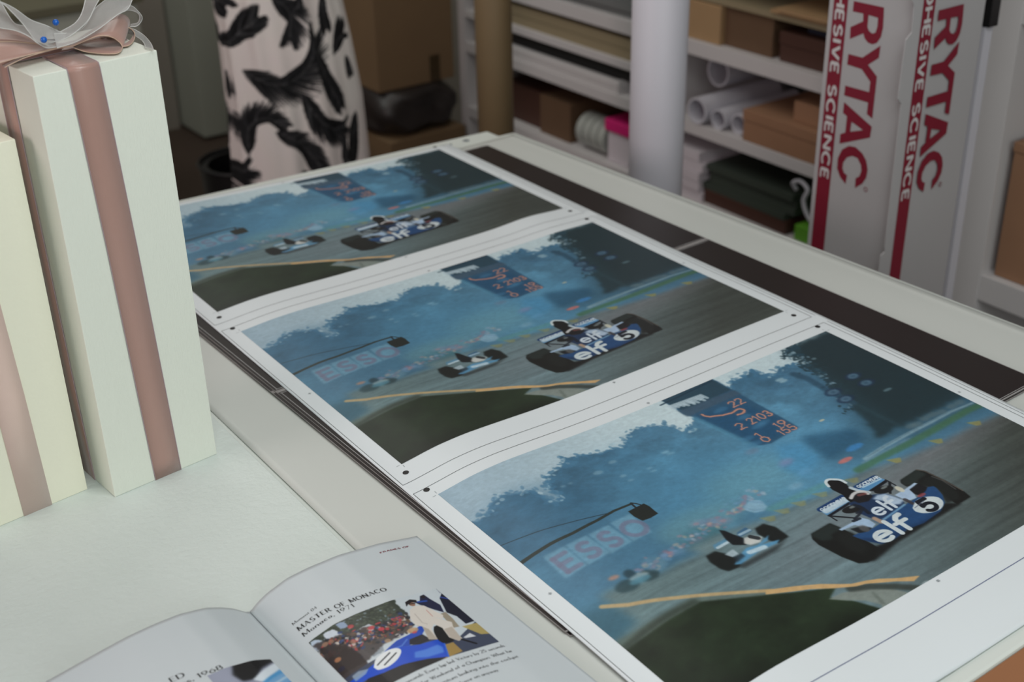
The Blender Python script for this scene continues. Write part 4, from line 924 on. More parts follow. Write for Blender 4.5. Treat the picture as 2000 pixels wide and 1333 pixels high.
# ribbon running up the front, over the top
fr_ = [(.0487, -e, .0), (.0480, -e*1.5, .02), (.0445, -e*2.2, .14), (.0405, -e*2.2, .28), (.0355, -e*2, .42), (.0338, -e*1.6, H1-.004), (.0334, -e*.4, H1+e*.7), (.0334, .004, H1+e*1.6), (.0345, .05, H1+e*1.6), (.036, D1-.003, H1+e*1.6), (.0362, D1+e, H1-.002), (.040, D1+e*1.5, .2), (.042, D1+e, .0)]
q = MB(); strip(q, fr_, [(.0318, 0, 0)]*len(fr_)); o = q.build('ribbon', M['satin'], g1, smooth=True)
md = o.modifiers.new('thickness', 'SOLIDIFY'); md.thickness = .0004
q = MB(); q.path([tuple(p) for p in fr_], .0005, 6); q.path([(p[0]+.0318, p[1], p[2]) for p in fr_], .0005, 6); q.build('edge_thread', M['satinedge2'], o)
sd = [(-e, .0475, 0), (-e*2, .050, .12), (-e*2.4, .053, .3), (-e*2, .0555, H1-.004), (-e*.4, .056, H1+e), (.004, .056, H1+e*2.6), (W1-.004, .056, H1+e*2.6), (W1+e, .056, H1-.003), (W1+e*2, .056, .2), (W1+e, .056, 0)]
q = MB(); strip(q, sd, [(0, .0318, 0)]*len(sd)); o = q.build('ribbon', M['satin'], g1, smooth=True)
md = o.modifiers.new('thickness', 'SOLIDIFY'); md.thickness = .0004
q = MB(); q.path([tuple(p) for p in sd], .0005, 6); q.path([(p[0], p[1]+.0318, p[2]) for p in sd], .0005, 6); q.build('edge_thread', M['satinedge2'], o)
# bow: children in world coordinates -> box frame
def loc(P_):
    P_ = np.array(P_, float)-np.array((.3282, 1.2192, .8956)); c_, s_ = math.cos(-GA), math.sin(-GA)
    return np.stack([P_[:, 0]*c_-P_[:, 1]*s_, P_[:, 0]*s_+P_[:, 1]*c_, P_[:, 2]], 1)
Z0 = (0, 0, 0)
SB = lambda nm, A_, B_, mm=M['satin'], ed=M['satinedge'], **k: ribbon(nm, loc(A_), loc(B_), mm, g1, Z0, edge=ed, **k)
SB('bow_loop', [(0.3719,1.262,1.376),(0.3831,1.262,1.3752),(0.3977,1.258,1.38),(0.4087,1.256,1.382),(0.4198,1.256,1.3789),(0.4279,1.258,1.3716),(0.4279,1.2534,1.3672),(0.418,1.2381,1.3672),(0.4086,1.2418,1.3672),(0.4007,1.2514,1.3672),(0.3932,1.262,1.368),(0.3835,1.262,1.3734)],
   [(0.3794,1.29,1.3731),(0.3874,1.288,1.3702),(0.4065,1.29,1.3776),(0.4222,1.292,1.383),(0.4356,1.294,1.3877),(0.4478,1.296,1.3889),(0.455,1.298,1.3819),(0.4531,1.302,1.3706),(0.4399,1.2829,1.3672),(0.4305,1.3,1.3677),(0.4082,1.292,1.37),(0.3908,1.285,1.3691)])
SB('bow_loop', [(0.4297,1.2586,1.3672),(0.4369,1.2588,1.3672),(0.4486,1.2755,1.3672),(0.4554,1.29,1.3702),(0.4513,1.292,1.3758),(0.4426,1.294,1.377),(0.4216,1.296,1.3708)],
   [(0.4304,1.2644,1.3672),(0.4384,1.2689,1.3672),(0.4491,1.2828,1.3672),(0.4585,1.3025,1.3672),(0.4576,1.312,1.3718),(0.4474,1.312,1.3743),(0.4272,1.312,1.369)])
SB('bow_loop', [(0.3794,1.262,1.3757),(0.3684,1.26,1.3766),(0.3472,1.254,1.3769),(0.3278,1.25,1.3765),(0.3086,1.246,1.3756),(0.2895,1.244,1.3737),(0.2799,1.246,1.3779),(0.2857,1.25,1.3874),(0.3006,1.256,1.3907)],
   [(0.3861,1.284,1.3709),(0.3746,1.28,1.3733),(0.3618,1.276,1.3766),(0.3398,1.272,1.3839),(0.3185,1.27,1.3888),(0.3005,1.27,1.3908),(0.2904,1.272,1.3936),(0.2963,1.276,1.3961),(0.3087,1.28,1.3961)])
SB('bow_loop', [(0.3774,1.28,1.3725),(0.3625,1.278,1.377),(0.3409,1.276,1.3832),(0.3196,1.274,1.3881),(0.3014,1.274,1.3898)],
   [(0.385,1.3,1.3678),(0.3691,1.3,1.3729),(0.3556,1.3,1.3812),(0.3422,1.3,1.3892),(0.3291,1.302,1.3936),(0.3115,1.304,1.3968)])
SB('bow_tail', [(0.3733,1.262,1.3755),(0.3551,1.256,1.3762),(0.3333,1.25,1.3753),(0.3194,1.246,1.373),(0.3111,1.243,1.3714)], [(0.3811,1.285,1.3708),(0.3637,1.28,1.3718),(0.344,1.274,1.3721),(0.3287,1.268,1.3709),(0.3135,1.262,1.369)])
OB = lambda nm, A_, B_, **k: ribbon(nm, loc(A_), loc(B_), M['organza'], g1, Z0, edge=M['organzaedge'], thick=0, cols=7, **k)
OB('sheer_bow_loop', [(0.3179,1.27,1.4279),(0.3276,1.272,1.4241),(0.3394,1.274,1.4155),(0.3521,1.276,1.4029),(0.3648,1.274,1.3958),(0.3758,1.272,1.3884),(0.3841,1.272,1.3827)], [(0.3156,1.262,1.4283),(0.3255,1.262,1.425),(0.3317,1.26,1.4169),(0.3388,1.258,1.4054),(0.3429,1.256,1.3965),(0.3478,1.256,1.3877),(0.3595,1.258,1.3801)])
OB('sheer_bow_loop', [(0.3279,1.29,1.4272),(0.332,1.288,1.4183),(0.3351,1.286,1.408),(0.3393,1.284,1.3997),(0.3469,1.28,1.3963),(0.3577,1.276,1.3864),(0.3695,1.274,1.3811)], [(0.3063,1.262,1.41),(0.3185,1.26,1.4039),(0.331,1.257,1.3999),(0.3416,1.254,1.3929),(0.3482,1.252,1.3855),(0.356,1.252,1.3801),(0.3689,1.256,1.3788)])
OB('sheer_bow_loop', [(0.4182,1.3,1.4193),(0.4134,1.296,1.4087),(0.4054,1.29,1.3975),(0.3959,1.284,1.3912),(0.3835,1.278,1.3884),(0.3736,1.274,1.3871),(0.3627,1.272,1.3885)], [(0.4334,1.284,1.4198),(0.4217,1.28,1.4103),(0.4141,1.276,1.4039),(0.4047,1.27,1.3954),(0.3915,1.264,1.389),(0.3765,1.26,1.3841),(0.36,1.258,1.3829)])
OB('sheer_bow_loop', [(0.4465,1.3,1.4151),(0.4349,1.296,1.4069),(0.4198,1.29,1.4005),(0.4099,1.284,1.3919),(0.3984,1.276,1.3863),(0.3841,1.27,1.3861),(0.3682,1.266,1.3888)], [(0.4593,1.276,1.4143),(0.4518,1.272,1.4071),(0.4443,1.268,1.3999),(0.4306,1.262,1.3972),(0.4083,1.256,1.3885),(0.3844,1.252,1.3814),(0.3639,1.25,1.379)])
OB('sheer_bow_loop', [(0.4385,1.28,1.3941),(0.4535,1.286,1.3986),(0.4626,1.29,1.3907),(0.4671,1.294,1.3823),(0.4624,1.298,1.3749),(0.4551,1.3,1.3749)], [(0.4428,1.3,1.3835),(0.4518,1.304,1.3899),(0.4621,1.306,1.3888),(0.4694,1.308,1.3832),(0.4681,1.31,1.3752),(0.4604,1.312,1.3737)])
OB('sheer_bow_tail', [(0.4403,1.3,1.3785),(0.4563,1.302,1.3728),(0.4637,1.29,1.3672),(0.4569,1.2531,1.3672),(0.449,1.2263,1.3672)], [(0.444,1.3189,1.3672),(0.4539,1.3064,1.3672),(0.4553,1.2853,1.3672),(0.4532,1.2639,1.3672),(0.4466,1.2394,1.3672)])
def pin(p_head, p_tip, r, label):
    h_ = Vector(p_head); t_ = Vector(p_tip); pr_ = empty('ball_head_pin', p_head); tag(pr_, label, 'pin', 'blue pins in the bow')
    q = MB(); q.sphere((0, 0, 0), r, 24, 14); q.build('head', M['pinblue'], pr_, smooth=True)
    q = MB(); q.tube((0, 0, 0), tuple(t_-h_), .00045, n=8); q.build('needle', M['metal'], pr_)
pin([(0.3726,1.268,1.3986)][0], [(0.3765,1.275,1.388)][0], .0031, 'blue ball-headed pin standing upright in the sheer bow')
pin([(0.3527,1.248,1.3893)][0], [(0.3689,1.262,1.3836)][0], .0031, 'blue ball-headed pin lying sideways at the front of the bow')
# lower cream box
g2 = empty('gift_box', (.3098-.1268*math.cos(.113), 1.2533-.1268*math.sin(.113), .8956), .113)
tag(g2, 'shorter cream gift box with pale pink ribbon at the left edge', 'gift box')
m_ = MB(); m_.box(0, 0, 0, W1, .13, .4040); m_.build('carton', M['giftcream'], g2, bevel=.0009)
fr_ = [(.0535, -e, .0), (.0500, -e*2, .14), (.0450, -e*2, .28), (.0405, -e*1.6, .400), (.040, 0, .4048), (.040, .004, .4052), (.040, .127, .4052), (.040, .1305, .40), (.042, .131, 0)]
q = MB(); strip(q, fr_, [(.0318, 0, 0)]*len(fr_)); o = q.build('ribbon', M['satinpale'], g2, smooth=True); md = o.modifiers.new('thickness', 'SOLIDIFY'); md.thickness = .0004

# ------------------------------------------------------------------ aisle: standing tubes and tall carton
q = MB(); tw_ = empty('mailing_tube', (1.650, 1.823, 0)); tag(tw_, 'tall white tube standing behind the right table edge', 'tube', 'tubes standing beside the table')
q.tube((0, 0, 0), (0, 0, 1.75), .0535, n=64, hollow=.049); q.build('wall', M['tubew'], tw_, smooth=True)
q = MB(); q.tube((0, 0, 1.742), (0, 0, 1.752), .0495, n=48); q.build('end_cap', M['tubew'], tw_)
q = MB(); tw_ = empty('mailing_tube', (1.750, 2.515, 0)); tag(tw_, 'tall brown cardboard tube standing beyond the far table corner', 'tube', 'tubes standing beside the table')
q.tube((0, 0, 0), (0, 0, 1.7), .0440, n=64, hollow=.040); q.build('wall', M['tubeb'], tw_, smooth=True)
q = MB(); q.tube((0, 0, 1.692), (0, 0, 1.702), .0405, n=48); q.build('end_cap', M['tubeb'], tw_)

CT = empty('tall_carton', (1.70, 1.285, 0)); CO = np.array((1.70, 1.285, 0)); tag(CT, 'tall white carton with crimson lettering standing beside the table', 'carton')
m_ = MB(); m_.box(0, 0, 0, .174, .178, 1.62); m_.build('carton_body', M['cartonw'], CT, bevel=.0012)
# overlapping flap on the corner, with punched tabs
fl_y = -.0022
pts = [(.030, 1.62), (-.018, 1.62), (-.018, 1.215), (-.012, 1.205), (-.010, 1.165), (-.0225, 1.155), (-.0240, 1.060), (-.014, 1.050), (-.012, .800), (-.010, .790), (-.020, .785), (-.020, .735), (-.008, .725), (-.008, .655), (-.016, .645), (-.016, .35), (.030, .35)]
q = MB(); q.add([(x, fl_y, z) for x, z in pts]+[(x, fl_y+.002, z) for x, z in pts], [tuple(range(len(pts))), tuple(range(2*len(pts)-1, len(pts)-1, -1))]+[(i, len(pts)+i, len(pts)+(i+1) % len(pts), (i+1) % len(pts)) for i in range(len(pts))])
q.build('corner_flap', M['cartonw'], CT)
from mathutils.geometry import tessellate_polygon
LOGO = [
 [[(1.4115,1.1898),(1.3495,1.1903),(1.348,1.1731),(1.3471,1.1584),(1.3491,1.1431),(1.3558,1.132),(1.3648,1.1277),(1.3745,1.129),(1.382,1.1347),(1.3851,1.1417),(1.4119,1.1272),(1.4132,1.1466),(1.3884,1.1608),(1.3896,1.1732),(1.4117,1.1728)], [(1.3786,1.173),(1.359,1.1719),(1.3585,1.1581),(1.3609,1.1479),(1.3671,1.1448),(1.3742,1.1476),(1.3783,1.1534)]],
 [[(1.3479,1.1293),(1.3486,1.1089),(1.3689,1.0929),(1.3483,1.0778),(1.3481,1.0065),(1.3605,1.0113),(1.3605,1.0311),(1.4121,1.0311),(1.4118,1.0483),(1.3607,1.0488),(1.3607,1.0663),(1.3809,1.0831),(1.4121,1.0841),(1.4119,1.1021),(1.3818,1.1023)]],
 [[(1.4107,1.02),(1.3475,0.9927),(1.3485,0.9734),(1.4115,0.9458),(1.4119,0.9628),(1.4016,0.9686),(1.4015,0.9971),(1.4108,1.0009)], [(1.3905,0.9902),(1.3645,0.9823),(1.3912,0.9727)]],
 [[(1.3897,0.8785),(1.4029,0.8877),(1.4116,0.9012),(1.412,0.9195),(1.4046,0.9373),(1.391,0.9475),(1.3765,0.9491),(1.361,0.9425),(1.3508,0.9317),(1.346,0.9175),(1.3469,0.9028),(1.354,0.8898),(1.3686,0.8776),(1.3694,0.895),(1.3619,0.9008),(1.3589,0.9114),(1.3611,0.9216),(1.3697,0.9313),(1.3816,0.932),(1.3927,0.9261),(1.3994,0.9149),(1.3996,0.9046),(1.3951,0.8973),(1.3882,0.8951)]],
]
def logo(face, name):
    """crimson artwork; p = (y, z) as measured on the aisle face"""
    if face == 0: put = lambda y, z: (-.0004, y-1.285, z)
    else: put = lambda y, z: (.0035+(1.463-y)*1.0-.004, -.0026, z)
    q = MB()
    for loops in LOGO:
        flat = [p for L_ in loops for p in L_]
        tri = tessellate_polygon([[Vector((p[0], p[1], 0)) for p in L_] for L_ in loops])
        q.add([put(*p) for p in flat], [tuple(t) for t in tri])
    # D above, cut by the frame in the photograph
    D_ = [[(0, 0), (0, 1)], [(0, 1)]+arc(.30, .5, .46, .5, 90, -90, 18)+[(0, 0)]]
    nv = (-1, 0, 0) if face == 0 else (0, -1, 0)
    yl_, yr_ = max(p[0] for p in LOGO[0][0])-.009, min(p[0] for p in LOGO[0][0])+.009
    strokes_mesh(q, D_, lambda x, y: put(yl_+(yr_-yl_)*y, 1.284-x*.080), .30, nrm=nv)
    yb0, yb1 = 1.4530, 1.4232
    q.add([put(yb0, .10), put(yb1, .10), put(yb1, 1.58), put(yb0, 1.58)], [(0, 1, 2, 3)])
    t_ = np.linspace(0, 2*np.pi, 15); rg = [(1.3456,0.8818)][0]
    strokes_mesh(q, [[(math.cos(a), math.sin(a)) for a in t_]], lambda x, y: put(rg[0]+.0036*x, rg[1]+.0036*y), .35, nrm=nv)
    q.build(name, M['red'], CT)
    q = MB(); st_, tw = lay('ADHESIVE SCIENCE', .30, .52); z0_, z1_ = 1.258, .876; nv = (-1, 0, 0) if face == 0 else (0, -1, 0)
    off_ = (-.0004, 0, 0) if face == 0 else (0, -.0004, 0)
    strokes_mesh(q, st_, lambda x, y: tuple(np.array(put(1.4465+(1.4300-1.4465)*y, z0_+(z1_-z0_)*x/tw))+np.array(off_)), .22, nrm=nv)
    q.build(name+'_lettering', M['shelf'], CT)
logo(0, 'aisle_face_print'); logo(1, 'front_face_print')

# ------------------------------------------------------------------ shelving along the right wall
SU = empty('shelf_unit', (2.3, 2.5, 0)); tag(SU, 'long white shelf unit along the right wall with mixed stock', 'shelf')
SO = np.array((2.3, 2.5, 0)); SD = .42
def sbox(q, x0, y0, z0, x1, y1, z1): q.box(x0-2.3, y0-2.5, z0, x1-2.3, y1-2.5, z1)
for y0, y1 in ((3.470, 3.505), (2.520, 2.550), (1.560, 1.590)):
    q = MB(); sbox(q, 2.3, y0, 0, 2.3+SD, y1, 1.75); q.build('upright', M['shelf'], SU, bevel=.001)
for (z0, z1) in ((.04, .08), (.355, .390), (.572, .604), (.782, .820), (1.03, 1.06), (1.40, 1.43)):
    for (y0, y1) in ((2.5505, 3.4695), (1.5905, 2.5195)):
        q = MB(); sbox(q, 2.302, y0, z0, 2.3+SD-.012, y1, z1); q.build('shelf_board', M['shelf'], SU, bevel=.001)
q = MB(); sbox(q, 2.302, 2.5505, .685, 2.3+SD-.012, 3.4695, .708); q.build('shelf_board', M['shelf'], SU, bevel=.001)
q = MB(); sbox(q, 2.32, 1.5905, .920, 2.3+SD-.012, 2.5195, .934); q.build('shelf_board', M['tan'], SU, bevel=.001)
q = MB(); sbox(q, 2.3+SD-.011, 1.59, .04, 2.3+SD-.001, 3.47, 1.75); q.build('back_panel', M['grey'], SU)

def simple_box(name, x0, y0, z0, x1, y1, z1, m, label, cat, group=None, lid=None, tape=None, bev=.002, rz=0.0):
    r_ = empty(name, ((x0+x1)/2, (y0+y1)/2, z0), rz); tag(r_, label, cat, group)
    hx, hy, hz = (x1-x0)/2, (y1-y0)/2, z1-z0
    q = MB(); q.box(-hx, -hy, 0, hx, hy, hz-(.0 if not lid else lid)); q.build('body', m, r_, bevel=bev)
    if lid:
        q = MB(); q.box(-hx-.002, -hy-.002, hz-lid+.0005, hx+.002, hy+.002, hz); q.build('lid', m, r_, bevel=bev)
    if tape == 'top':
        q = MB(); q.box(-hx-.0006, -.025, hz*.55, hx+.0006, .025, hz+.0006); q.build('tape', M['tape'], r_)
    if tape == 'front':   # strip of tape wrapped round the -y face
        q = MB(); q.box(hx*.35, -hy-.0008, -.0002, hx*.62, -hy+.001, hz*.16); q.build('tape', M['tape'], r_)
    return r_
def flat_stack(name, n, x0, y0, z0, x1, y1, dz, m, label, cat, group, jit=.012, seed=1):
    r = random.Random(seed); proto = None
    for i in range(n):
        if proto is None:
            q = MB(); q.box(-(x1-x0)/2, -(y1-y0)/2, 0, (x1-x0)/2, (y1-y0)/2, dz*.94); o = q.build(name, m, bevel=0); proto = o
        else:
            o = proto.copy(); COL.objects.link(o)
        o.location = ((x0+x1)/2+r.uniform(0, jit), (y0+y1)/2+r.uniform(-jit, jit), z0+i*dz); o.rotation_euler = (0, 0, r.uniform(-.02, .02))
        pos = ['lowest', 'second lowest', 'middle', 'second highest', 'topmost'] if n == 5 else (['lowest', 'second', 'third', 'topmost'] if n == 4 else (['lowest', 'middle', 'topmost'] if n == 3 else (['lower', 'upper'] if n == 2 else [''])))
        tag(o, (pos[i]+' '+label).strip(), cat, group)
# left bay, from top to bottom (things as they show between the two tubes)
flat_stack('mount_board', 2, 2.300, 2.60, 1.0605, 2.64, 3.38, .030, M['lav'], 'pale mount board on the top shelf left of the white tube', 'board', 'mount boards on the top shelf')
flat_stack('mount_board', 3, 2.310, 2.62, .8205, 2.68, 3.35, .020, M['grey'], 'grey mount board on the shelf behind the brown tube', 'board', 'grey mount boards', .018, 2)
flat_stack('plywood_sheet', 2, 2.318, 2.66, .8810, 2.68, 3.30, .022, M['kraftred'], 'dark plywood sheet lying on the grey mount boards', 'sheet', 'plywood sheets', .010, 3)
flat_stack('tan_panel', 2, 2.312, 2.62, .7085, 2.68, 3.40, .030, M['tan'], 'tan panel stacked on the narrow shelf between the tubes', 'panel', 'tan panels', .010, 4)
tr = empty('picture_tray', (2.5, 3.02, .6045)); tag(tr, 'shallow white tray frame with dark opening on the shelf between the tubes', 'tray')
q = MB(); q.box(-.19, -.30, 0, .19, .40, .010); q.build('base', M['shelf'], tr, bevel=.003)
for (x0, y0, x1, y1) in ((-.19, -.30, -.165, .40), (.165, -.30, .19, .40), (-.1645, -.30, .1645, -.275), (-.1645, .375, .1645, .40)):
    q = MB(); q.box(x0, y0, .0105, x1, y1, .034); q.build('rim', M['shelf'], tr, bevel=.004)
simple_box('cardboard_box', 2.33, 2.960, .3905, 2.60, 3.110, .510, M['kraftdark'], 'small dark cardboard box behind the brown tube on the low shelf', 'box', 'cardboard boxes on the low shelf')
simple_box('cardboard_box', 2.345, 3.125, .3905, 2.62, 3.33, .505, M['kraftred'], 'reddish cardboard box farthest left on the low shelf', 'box', 'cardboard boxes on the low shelf')
for i, yy_ in enumerate((2.905, 2.872, 2.839, 2.806)):
    if i == 0:
        q = MB(); q.tube((0, -.014, 0), (0, .014, 0), .052, n=40, hollow=.036); rl = q.build('tape_roll', M['clear'], smooth=False); o = rl
    else:
        o = rl.copy(); COL.objects.link(o)
    o.location = (2.37, yy_, .4428)
    tag(o, ['farthest clear tape roll standing beside the small cardboard box', 'second clear tape roll in the row on the low shelf', 'third clear tape roll in the row on the low shelf', 'clear tape roll nearest the pink-lidded tub'][i], 'tape roll', 'clear tape rolls in a row')
pk = empty('storage_tub', (2.40, 2.700, .3905)); tag(pk, 'pale tub with a bright pink lid beside the white tube', 'tub')
q = MB(); q.box(-.075, -.072, 0, .075, .078, .092); q.build('body', M['lav'], pk, bevel=.004)
q = MB(); q.box(-.082, -.080, .0925, .082, .086, .128); q.build('lid', M['pink'], pk, bevel=.005)
# right bay
q = MB(); q.box(2.335, 2.66, .6390, 2.66, 3.38, .6830); tag(q.build('gap_shade_slab', M['black'], bevel=.003), 'black slab standing in for the deep shade above the white tray frame', 'slab')  # black filler that makes the shaded gap above the tray read dark
simple_box('cardboard_box', 2.315, 2.335, .8205, 2.60, 2.505, .917, M['kraftlight'], 'light cardboard box just right of the white tube', 'box', 'boxes on the middle right shelf')
simple_box('cardboard_box', 2.330, 2.170, .8205, 2.60, 2.332, .917, M['kraftdark'], 'dark cardboard box between light box and red-brown box', 'box', 'boxes on the middle right shelf')
simple_box('cardboard_box', 2.330, 1.760, .8205, 2.62, 2.145, .892, M['kraftred'], 'low dark red-brown box half hidden by the lettered carton', 'box', 'boxes on the middle right shelf', lid=.03)
q = MB(); q.box(2.36, 1.80, .8928, 2.56, 2.09, .905); tag(q.build('folded_cloth', M['navy'], bevel=.004), 'folded navy cloth lying on the red-brown box', 'cloth')
flat_stack('paper_folder', 2, 2.303, 1.86, .9345, 2.56, 2.16, .009, M['kraftlight'], 'kraft folder lying on the thin upper shelf beside the lettered carton', 'folder', 'kraft folders', .016, 6)
for i, (yc, zc, r_, x0) in enumerate(((2.390, .6395, .0350, 2.300), (2.322, .6308, .0263, 2.312), (2.262, .6308, .0260, 2.325), (2.420, .7190, .0400, 2.400))):
    q = MB(); q.tube((0, 0, 0), (.28, 0, 0), r_, n=40, hollow=r_*.86)
    o = q.build('paper_roll', M['tubew'], smooth=False); o.location = (x0, yc, zc)
    tag(o, ['widest of the white paper rolls pointing out of the shelf', 'slimmer white paper roll beside the widest one', 'white paper roll touching the brown cardboard box', 'thick white paper roll lying farther back above the others'][i], 'paper roll', 'white paper rolls on the right shelf')
simple_box('cardboard_box', 2.305, 1.720, .6045, 2.62, 2.225, .685, M['kraft'], 'long flat brown cardboard box on the shelf beside the paper rolls', 'box', lid=.028)
simple_box('cardboard_box', 2.330, 1.760, .6856, 2.56, 2.085, .735, M['kraft'], 'smaller brown cardboard box on top of the long flat one', 'box')
flat_stack('paper_ream', 5, 2.305, 2.372, .3905, 2.60, 2.510, .027, M['lav'], 'pale paper ream in the pile behind the white tube', 'paper', 'pale paper reams', .010, 7)
flat_stack('card_folder', 4, 2.315, 2.060, .4280, 2.62, 2.365, .018, M['dgreen'], 'dark green folder in the stack on the low right shelf', 'folder', 'dark green folders', .014, 8)
simple_box('cardboard_box', 2.318, 2.070, .3905, 2.60, 2.366, .4275, M['kraftred'], 'flat dark brown box beneath the dark green folders', 'box')
simple_box('cardboard_box', 2.318, 1.640, .3905, 2.62, 2.040, .4300, M['green'], 'bright green flat box on the low shelf beside the lettered carton', 'box')
q = MB(); q.path(catmull([(2.33, 2.055, .515), (2.32, 2.058, .534), (2.32, 2.035, .545), (2.32, 2.010, .530), (2.32, 2.02, .500), (2.322, 2.01, .470), (2.33, 1.99, .445), (2.36, 1.96, .434)], 8).tolist(), .0055, 10)
tag(q.build('white_cable', M['tubew'], smooth=True), 'white looped cable hanging above the green box', 'cable')

# nearer unit on the right
NU = empty('shelf_unit', (2.1, .95, 0)); tag(NU, 'nearer white shelf unit at the right edge holding a brown box', 'shelf')
q = MB(); q.box(0, .412, 0, .62, .482, 1.9); q.build('upright', M['shelf'], NU, bevel=.0015)
q = MB(); q.box(0, -.55, 0, .62, -.50, 1.9); q.build('upright', M['shelf'], NU, bevel=.0015)
for z0, z1 in ((.06, .10), (.545, .600), (1.095, 1.150), (1.6, 1.65)):
    q = MB(); q.box(.002, -.4995, z0, .60, .4145, z1); q.build('shelf_board', M['shelf'], NU, bevel=.0015)
q = MB(); q.box(.605, -.5, 0, .615, .41, 1.9); q.build('back_panel', M['shelf'], NU)
simple_box('cardboard_box', 2.120, .90, .6005, 2.55, 1.345, .875, M['kraft'], 'brown cardboard box on the nearer shelf at the right edge', 'box', lid=.02)
PR = empty('upright_rail', (1.93, 1.318, 0)); tag(PR, 'slim white rail with black upper end between carton and shelf', 'rail')
q = MB(); q.box(-.010, -.009, 0, .010, .007, 1.130); q.build('rail', M['tubew'], PR, bevel=.001)
q = MB(); q.box(-.012, -.016, 1.1305, .012, .010, 1.8); q.build('black_end', M['black'], PR, bevel=.001)

# ------------------------------------------------------------------ far left and centre background
r_ = simple_box('cardboard_box', 2.000, 3.52, .4800, 2.288, 3.92, 1.02, M['kraftbig'], 'large cardboard box on top of the black bag left of the shelf', 'box', tape='front', rz=0)
q = MB(); q.box(.03, -.2008, .44, .10, -.199, .5401); q.build('tape', M['tape'], r_)
simple_box('cardboard_box', 1.81, 3.80, .52, 1.96, 4.10, 1.10, M['kraftdark'], 'darker cardboard box half hidden behind the feather print dress', 'box')
simple_box('cardboard_box', 1.80, 3.78, .0, 1.98, 4.12, .5195, M['kraftdark'], 'dark cardboard box on the floor behind the dress', 'box')
simple_box('cardboard_box', 1.995, 3.46, .0, 2.285, 3.95, .3300, M['kraftbig'], 'cardboard box on the floor beneath the black bag', 'box')
# crumpled black bag
nb = 40; pts = []
bmv = bmesh.new(); bmesh.ops.create_icosphere(bmv, subdivisions=5, radius=1.0)
rn = np.random.default_rng(12); K_ = rn.normal(size=(14, 3))*2.4; ph = rn.random(14)*6.28
for v in bmv.verts:
    c_ = np.array(v.co); c_ = np.sign(c_)*np.abs(c_)**.45
    d_ = 1+.05*sum(math.sin(float(K_[i]@c_)*1.6+ph[i]) for i in range(14))/2.2
    v.co = Vector((float(c_[0]*.150*d_), float(c_[1]*.21*d_), float(max(-.073, min(.073, c_[2]*.080*d_)))))
me = bpy.data.meshes.new('bin_bag'); bmv.to_mesh(me); bmv.free()
o = link('bin_bag', me, M['bag'], smooth=True); o.location = (2.130, 3.690, .4045); tag(o, 'crumpled black plastic bag squeezed under the large cardboard box', 'bag')

# feather-print dress on a stand
DR = empty('dress', (1.45, 3.0, 0)); tag(DR, 'white dress with black feather print standing beyond the far table edge', 'dress')
def feather(c, pts, wd, seed):
    r = np.random.default_rng(seed); P_ = catmull(np.array(pts), 10); P_ = resample(P_, 46); n = len(P_)
    for k in range(n*9):
        t = r.random()*(n-2); i = int(t); p = P_[i]+(P_[i+1]-P_[i])*(t-i); d = P_[min(i+2, n-1)]-P_[max(i-1, 0)]; d = d/(np.linalg.norm(d)+1e-9)
        nn = np.array((-d[1], d[0]))*(1 if r.random() < .5 else -1); f_ = t/n; ww = wd*(.35+.75*math.sin(math.pi*min(1, .12+f_*.88)))*(.7+.5*r.random())
        q = p+nn*ww*.42+d*ww*.75; g = 18+int(60*r.random()**3)
        c.line([p, p+(q-p)*.5+nn*.004, q], .007, (g, g, g+2), .8, .6, w1=.0025)
    c.line(P_, .004, (120, 118, 118), .55, .8)
def dress_canvas():
    # canvas u = (x-1.15)/.62, v = (1.10-z)/.80
    c = Canvas(420, 540, (226, 214, 212)); r = np.random.default_rng(6)
    n_ = fbm(540, 420, 3, 5, 3)[..., None]; c.a = c.a*(1-n_*.0)+0; c.a = np.array((234, 230, 224.))*(1-n_)+np.array((240, 222, 220.))*n_
    T_ = lambda pts: [((x-1.15)/.62, (1.10-z)/.80) for x, z in pts]
    F_ = [([(1.23,0.967),(1.24,0.927),(1.25,0.872)], .10), ([(1.266,0.869),(1.293,0.901),(1.335,0.943)], .17), ([(1.373,0.986),(1.411,0.945),(1.404,0.882)], .20), ([(1.296,0.811),(1.344,0.777),(1.405,0.78),(1.45,0.819),(1.472,0.881)], .27), ([(1.47,0.834),(1.49,0.775),(1.528,0.684)], .15),
          ([(1.421,0.739),(1.451,0.676),(1.498,0.636),(1.536,0.635)], .20), ([(1.285,0.598),(1.293,0.664),(1.326,0.691),(1.371,0.663)], .15), ([(1.346,0.653),(1.399,0.618),(1.458,0.53)], .17), ([(1.264,0.745),(1.246,0.682),(1.224,0.631)], .16), ([(1.233,0.598),(1.244,0.542),(1.278,0.557)], .18),
          ([(1.51,0.972),(1.507,0.94),(1.51,0.889)], .11), ([(1.524,0.824),(1.543,0.851),(1.566,0.865)], .16), ([(1.228,0.838),(1.235,0.787),(1.231,0.733)], .07), ([(1.266,0.81),(1.267,0.737)], .05), ([(1.577,0.658),(1.563,0.598),(1.549,0.533)], .13), ([(1.526,0.614),(1.523,0.539)], .06),
          ([(1.439,0.983),(1.432,0.952)], .08), ([(1.254,1.007),(1.276,0.973)], .12), ([(1.565,0.806),(1.573,0.759)], .07)]
    for i, (p, w_) in enumerate(F_): feather(c, T_(p), w_*.46, i+3)
    for i in range(10):
        x0_, z0_ = 1.2+r.random()*.5, .12+r.random()*.30; feather(c, T_([(x0_, z0_), (x0_+r.normal()*.04, z0_+.07), (x0_+r.normal()*.07, z0_+.14)]), .07, 40+i)
        x0_, z0_ = 1.2+r.random()*.4, 1.0+r.random()*.05
    return c
dc = dress_canvas()
nth, nz = 520, 560
th = np.linspace(0, 2*np.pi, nth); zz = np.linspace(.30, 1.50, nz)
TT, ZZ = np.meshgrid(th, zz)
